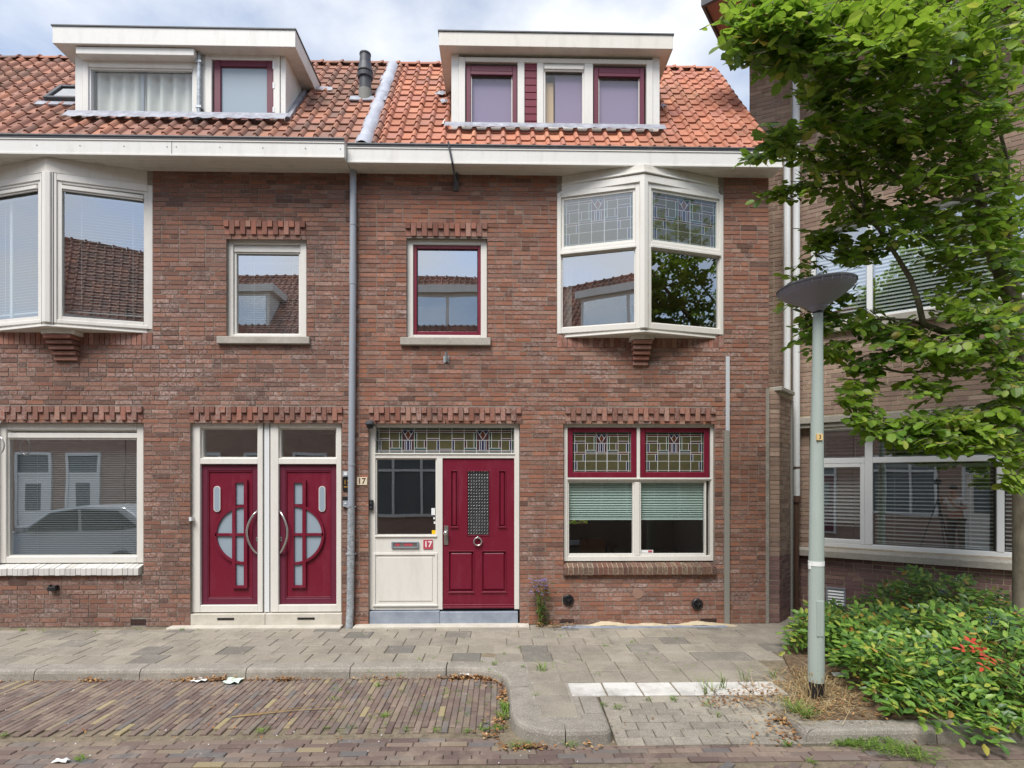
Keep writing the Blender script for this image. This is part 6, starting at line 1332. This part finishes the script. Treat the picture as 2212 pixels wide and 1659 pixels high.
# parked car near the far kerb, seen in the big left window
car = thing('parked_car', (-8.5, -4.3, RZ), 'silver hatchback parked across the street, seen mirrored in the big left window', 'car'); cxx, cy = -8.5, -4.3
side = [(-2.0,.25),(-2.05,.55),(-1.95,.82),(-1.5,.92),(-.75,1.0),(-.2,1.38),(.4,1.47),(1.2,1.44),(1.75,1.10),(1.98,.85),(2.02,.45),(1.95,.25)]
def car_sec(y0, y1, inset):
    m = MB(); n = len(side); V = []
    for y, s_ in ((y0-.0, 1), (y0-.0+.06, 0), (y1-.06, 0), (y1, 1)):
        for x, z in side: V.append((cxx+x*(1 if not s_ else .985), cy+y*(1 if z < .95 else .86), RZ+z-.01*s_))
    F = [(k*n+i, k*n+(i+1) % n, (k+1)*n+(i+1) % n, (k+1)*n+i) for k in range(3) for i in range(n)]+[tuple(range(n-1,-1,-1)), tuple(range(3*n, 4*n))]
    m.add(V, F); return m
car_sec(-.85, .85, 0).build('body', CARP, car, bevel=.03)
for sg in (1, -1):
    for q in ([(-.62,1.0),(-.15,1.33),(.35,1.40),(.38,1.0)], [(.46,1.0),(.43,1.40),(1.1,1.38),(1.5,1.08),(1.45,1.0)]):
        MB().prism_y([(cxx+x, RZ+z) for x, z in (q[::-1])], cy+sg*.735, cy+sg*.755).build('side_window', BLACK, car)
    for x in (-1.25, 1.25):
        w_ = MB().tube([(cxx+x, cy+sg*.66, RZ+.31), (cxx+x, cy+sg*.87, RZ+.31)], .31, 20).build('wheel', BLACK, car); MB().tube([(cxx+x, cy+sg*.86, RZ+.31), (cxx+x, cy+sg*.885, RZ+.31)], .2, 16).build('rim', STEEL, w_)
    MB().box(cxx-.62, cxx-.45, cy+sg*.86, cy+sg*1.0, RZ+.98, RZ+1.1).build('mirror', CARP, car, bevel=.02); MB().box(cxx-2.06, cxx-1.9, cy+sg*.5-.14, cy+sg*.5+.14, RZ+.62, RZ+.78).build('headlight', WHITE, car)
MB().tube([(cxx+.9, cy, RZ+1.45), (cxx+1.1, cy, RZ+1.75)], .004, 4).build('aerial', BLACK, car)

hd = MB(); rh = random.Random(12)
for k in range(1500): tri_leaf(hd, Vector((rh.uniform(-.5, 6), 8.5+rh.gauss(0, .35), rh.uniform(0, 2.2))), .16, .11, rh.uniform(0, 6.28), rh.uniform(-.6, .6), 0)
o = MB().box(-1, 7, 9.0, 9.06, -.1, 2.3).build('hedge_backing', FLOORB); tag(o, 'added brown backing wall behind the hedge, blocking bright sky in the rear window', 'backing')  # added backing wall, cuts the bright sky behind the rear window hole
tag(hd.build('garden_hedge', LEAFT), 'green garden hedge glimpsed through the rear window of the middle house', 'hedge')

# ------------------------------------------------------------------ the photographer, mirrored in the ground floor window of the brown building
def skin(name, pts, edges, mat, parent, sub=2):
    o = ORG[parent.name]; me = bpy.data.meshes.new(name); me.from_pydata([tuple(Vector(p[:3])-o) for p in pts], edges, []); me.materials.append(mat)
    ob = bpy.data.objects.new(name, me); COL.objects.link(ob); ob.parent = parent; ORG[ob.name] = o
    sk_ = ob.modifiers.new('skin', 'SKIN'); sk_.use_smooth_shade = True
    if not me.skin_vertices: bpy.context.view_layer.objects.active = ob
    for i, p in enumerate(pts): me.skin_vertices[0].data[i].radius = (p[3], p[4] if len(p) > 4 else p[3])
    me.skin_vertices[0].data[0].use_root = True
    ob.modifiers.new('smooth', 'SUBSURF').levels = sub; ob.modifiers['smooth'].render_levels = sub; return ob
px_, py_ = .16, -7.80; gz = -.012
person = thing('person', (px_, py_, gz), 'person in a pale shirt and brown trousers behind a tripod, mirrored in the window', 'person')
SKINM = paint('skin_tone', lin(186,140,116), .6, .1, streak=False); SHIRT = paint('pale_shirt', lin(206,200,192), .9, .1, streak=False); TROU = paint('brown_trousers', lin(104,86,68), .9, .1, streak=False); HAIR = paint('dark_hair', lin(52,42,36), .8, 0.0, streak=False)
q = lambda x, y, z, r, r2=None: (px_+x, py_+y, gz+z, r, r2 or r)
pts = [q(0,0,.98,.15,.11), q(0,.01,1.2,.145,.10), q(0,.02,1.38,.16,.10), q(0,.05,1.48,.06,.06), q(0,.08,1.56,.065,.07), q(0,.09,1.66,.075,.09), q(0,.08,1.73,.05,.06)]
ed = [(i, i+1) for i in range(6)]
def limb(frm, ps):
    k = frm
    for p_ in ps: pts.append(p_); ed.append((k, len(pts)-1)); k = len(pts)-1
    return k
hands = []
for sg in (1, -1):
    hands.append(limb(2, [q(.19*sg,.02,1.40,.055), q(.27*sg,.04,1.16,.042), q(.16*sg,.26,1.24,.034), q(.10*sg,.34,1.40,.030), q(.09*sg,.38,1.47,.034,.02)]))
    limb(0, [q(.10*sg,0,.90,.09), q(.12*sg,.03,.50,.06), q(.13*sg,0,.10,.045), q(.135*sg,.12,.03,.04,.03)])
for h in hands:
    b0 = pts[h]; sg = 1 if b0[0] > px_ else -1
    for f in range(4): limb(h, [(b0[0]+(-.024+.015*f), b0[1]+.03, b0[2]+.03, .009, .009), (b0[0]+(-.026+.015*f)-.012*sg, b0[1]+.055+.006*(f in (1, 2)), b0[2]+.02, .008, .008)])
    limb(h, [(b0[0]-.03*sg, b0[1]+.005, b0[2]+.005, .010, .010), (b0[0]-.045*sg, b0[1]+.03, b0[2]+.015, .009, .009)])
skin('body', pts, ed, SKINM, person)
pts2 = [q(0,0,1.0,.165,.125), q(0,.01,1.2,.16,.115), q(0,.02,1.39,.17,.11), q(0,.045,1.46,.075,.075)]; ed2 = [(0,1),(1,2),(2,3)]
for sg in (1, -1): pts2 += [q(.19*sg,.02,1.40,.07), q(.26*sg,.035,1.22,.06)]; ed2 += [(2, len(pts2)-2), (len(pts2)-2, len(pts2)-1)]
skin('shirt', pts2, ed2, SHIRT, person)
pts3 = [q(0,0,.98,.16,.125)]; ed3 = []
for sg in (1, -1): pts3 += [q(.10*sg,0,.88,.105), q(.12*sg,.03,.50,.078), q(.13*sg,0,.10,.062)]; k = len(pts3); ed3 += [(0, k-3), (k-3, k-2), (k-2, k-1)]
skin('trousers', pts3, ed3, TROU, person)
for sg in (1, -1): MB().box(px_+.13*sg-.045, px_+.13*sg+.045, py_-.08, py_+.19, gz, gz+.075).build('shoe', BLACK, person, bevel=.02)
hc = Vector((px_, py_+.075, gz+1.70)); MB().lathe([(.083,-.02),(.088,.02),(.075,.06),(.04,.085),(0,.09)], 14, hc).build('hair', HAIR, person, smooth=True)
m = MB(); fy = py_+.185; m.add([(px_-.012,fy-.012,gz+1.635),(px_+.012,fy-.012,gz+1.635),(px_,fy+.014,gz+1.64),(px_,fy-.01,gz+1.685)], [(0,1,2),(1,3,2),(3,0,2)]); m.build('nose', SKINM, person)
for sg in (1, -1): MB().lathe([(0,-.008),(.008,0),(0,.008)], 6, (px_+.03*sg, fy-.018, gz+1.685)).build('eye', HAIR, person); MB().lathe([(0,-.02),(.012,0),(0,.02)], 6, (px_+.083*sg, py_+.09, gz+1.665)).build('ear', SKINM, person)
MB().box(px_-.022, px_+.022, fy-.022, fy-.012, gz+1.605, gz+1.613).build('mouth', PINKR, person)
tri = thing('camera_tripod', (0, -7.42, gz), 'black camera on a tripod in the street, mirrored in the window', 'tripod')
MB().box(-.075, .075, -7.45, -7.36, 1.79, 1.90).box(-.03, .03, -7.44, -7.37, 1.90, 1.93).build('camera_body', BLACK, tri, bevel=.008); MB().tube([(0,-7.36,1.85),(0,-7.31,1.85)], .035, 16).build('lens', BLACK, tri); MB().tube([(0,-7.41,1.2),(0,-7.41,1.79)], .018, 10).build('centre_column', BLACK, tri)
for k in range(3): a = math.pi/2+2.094*k+1.05; MB().tube([(0,-7.41,1.42), (.42*math.cos(a), -7.41+.42*math.sin(a), gz)], [.017,.012], 8).build('leg', BLACK, tri)
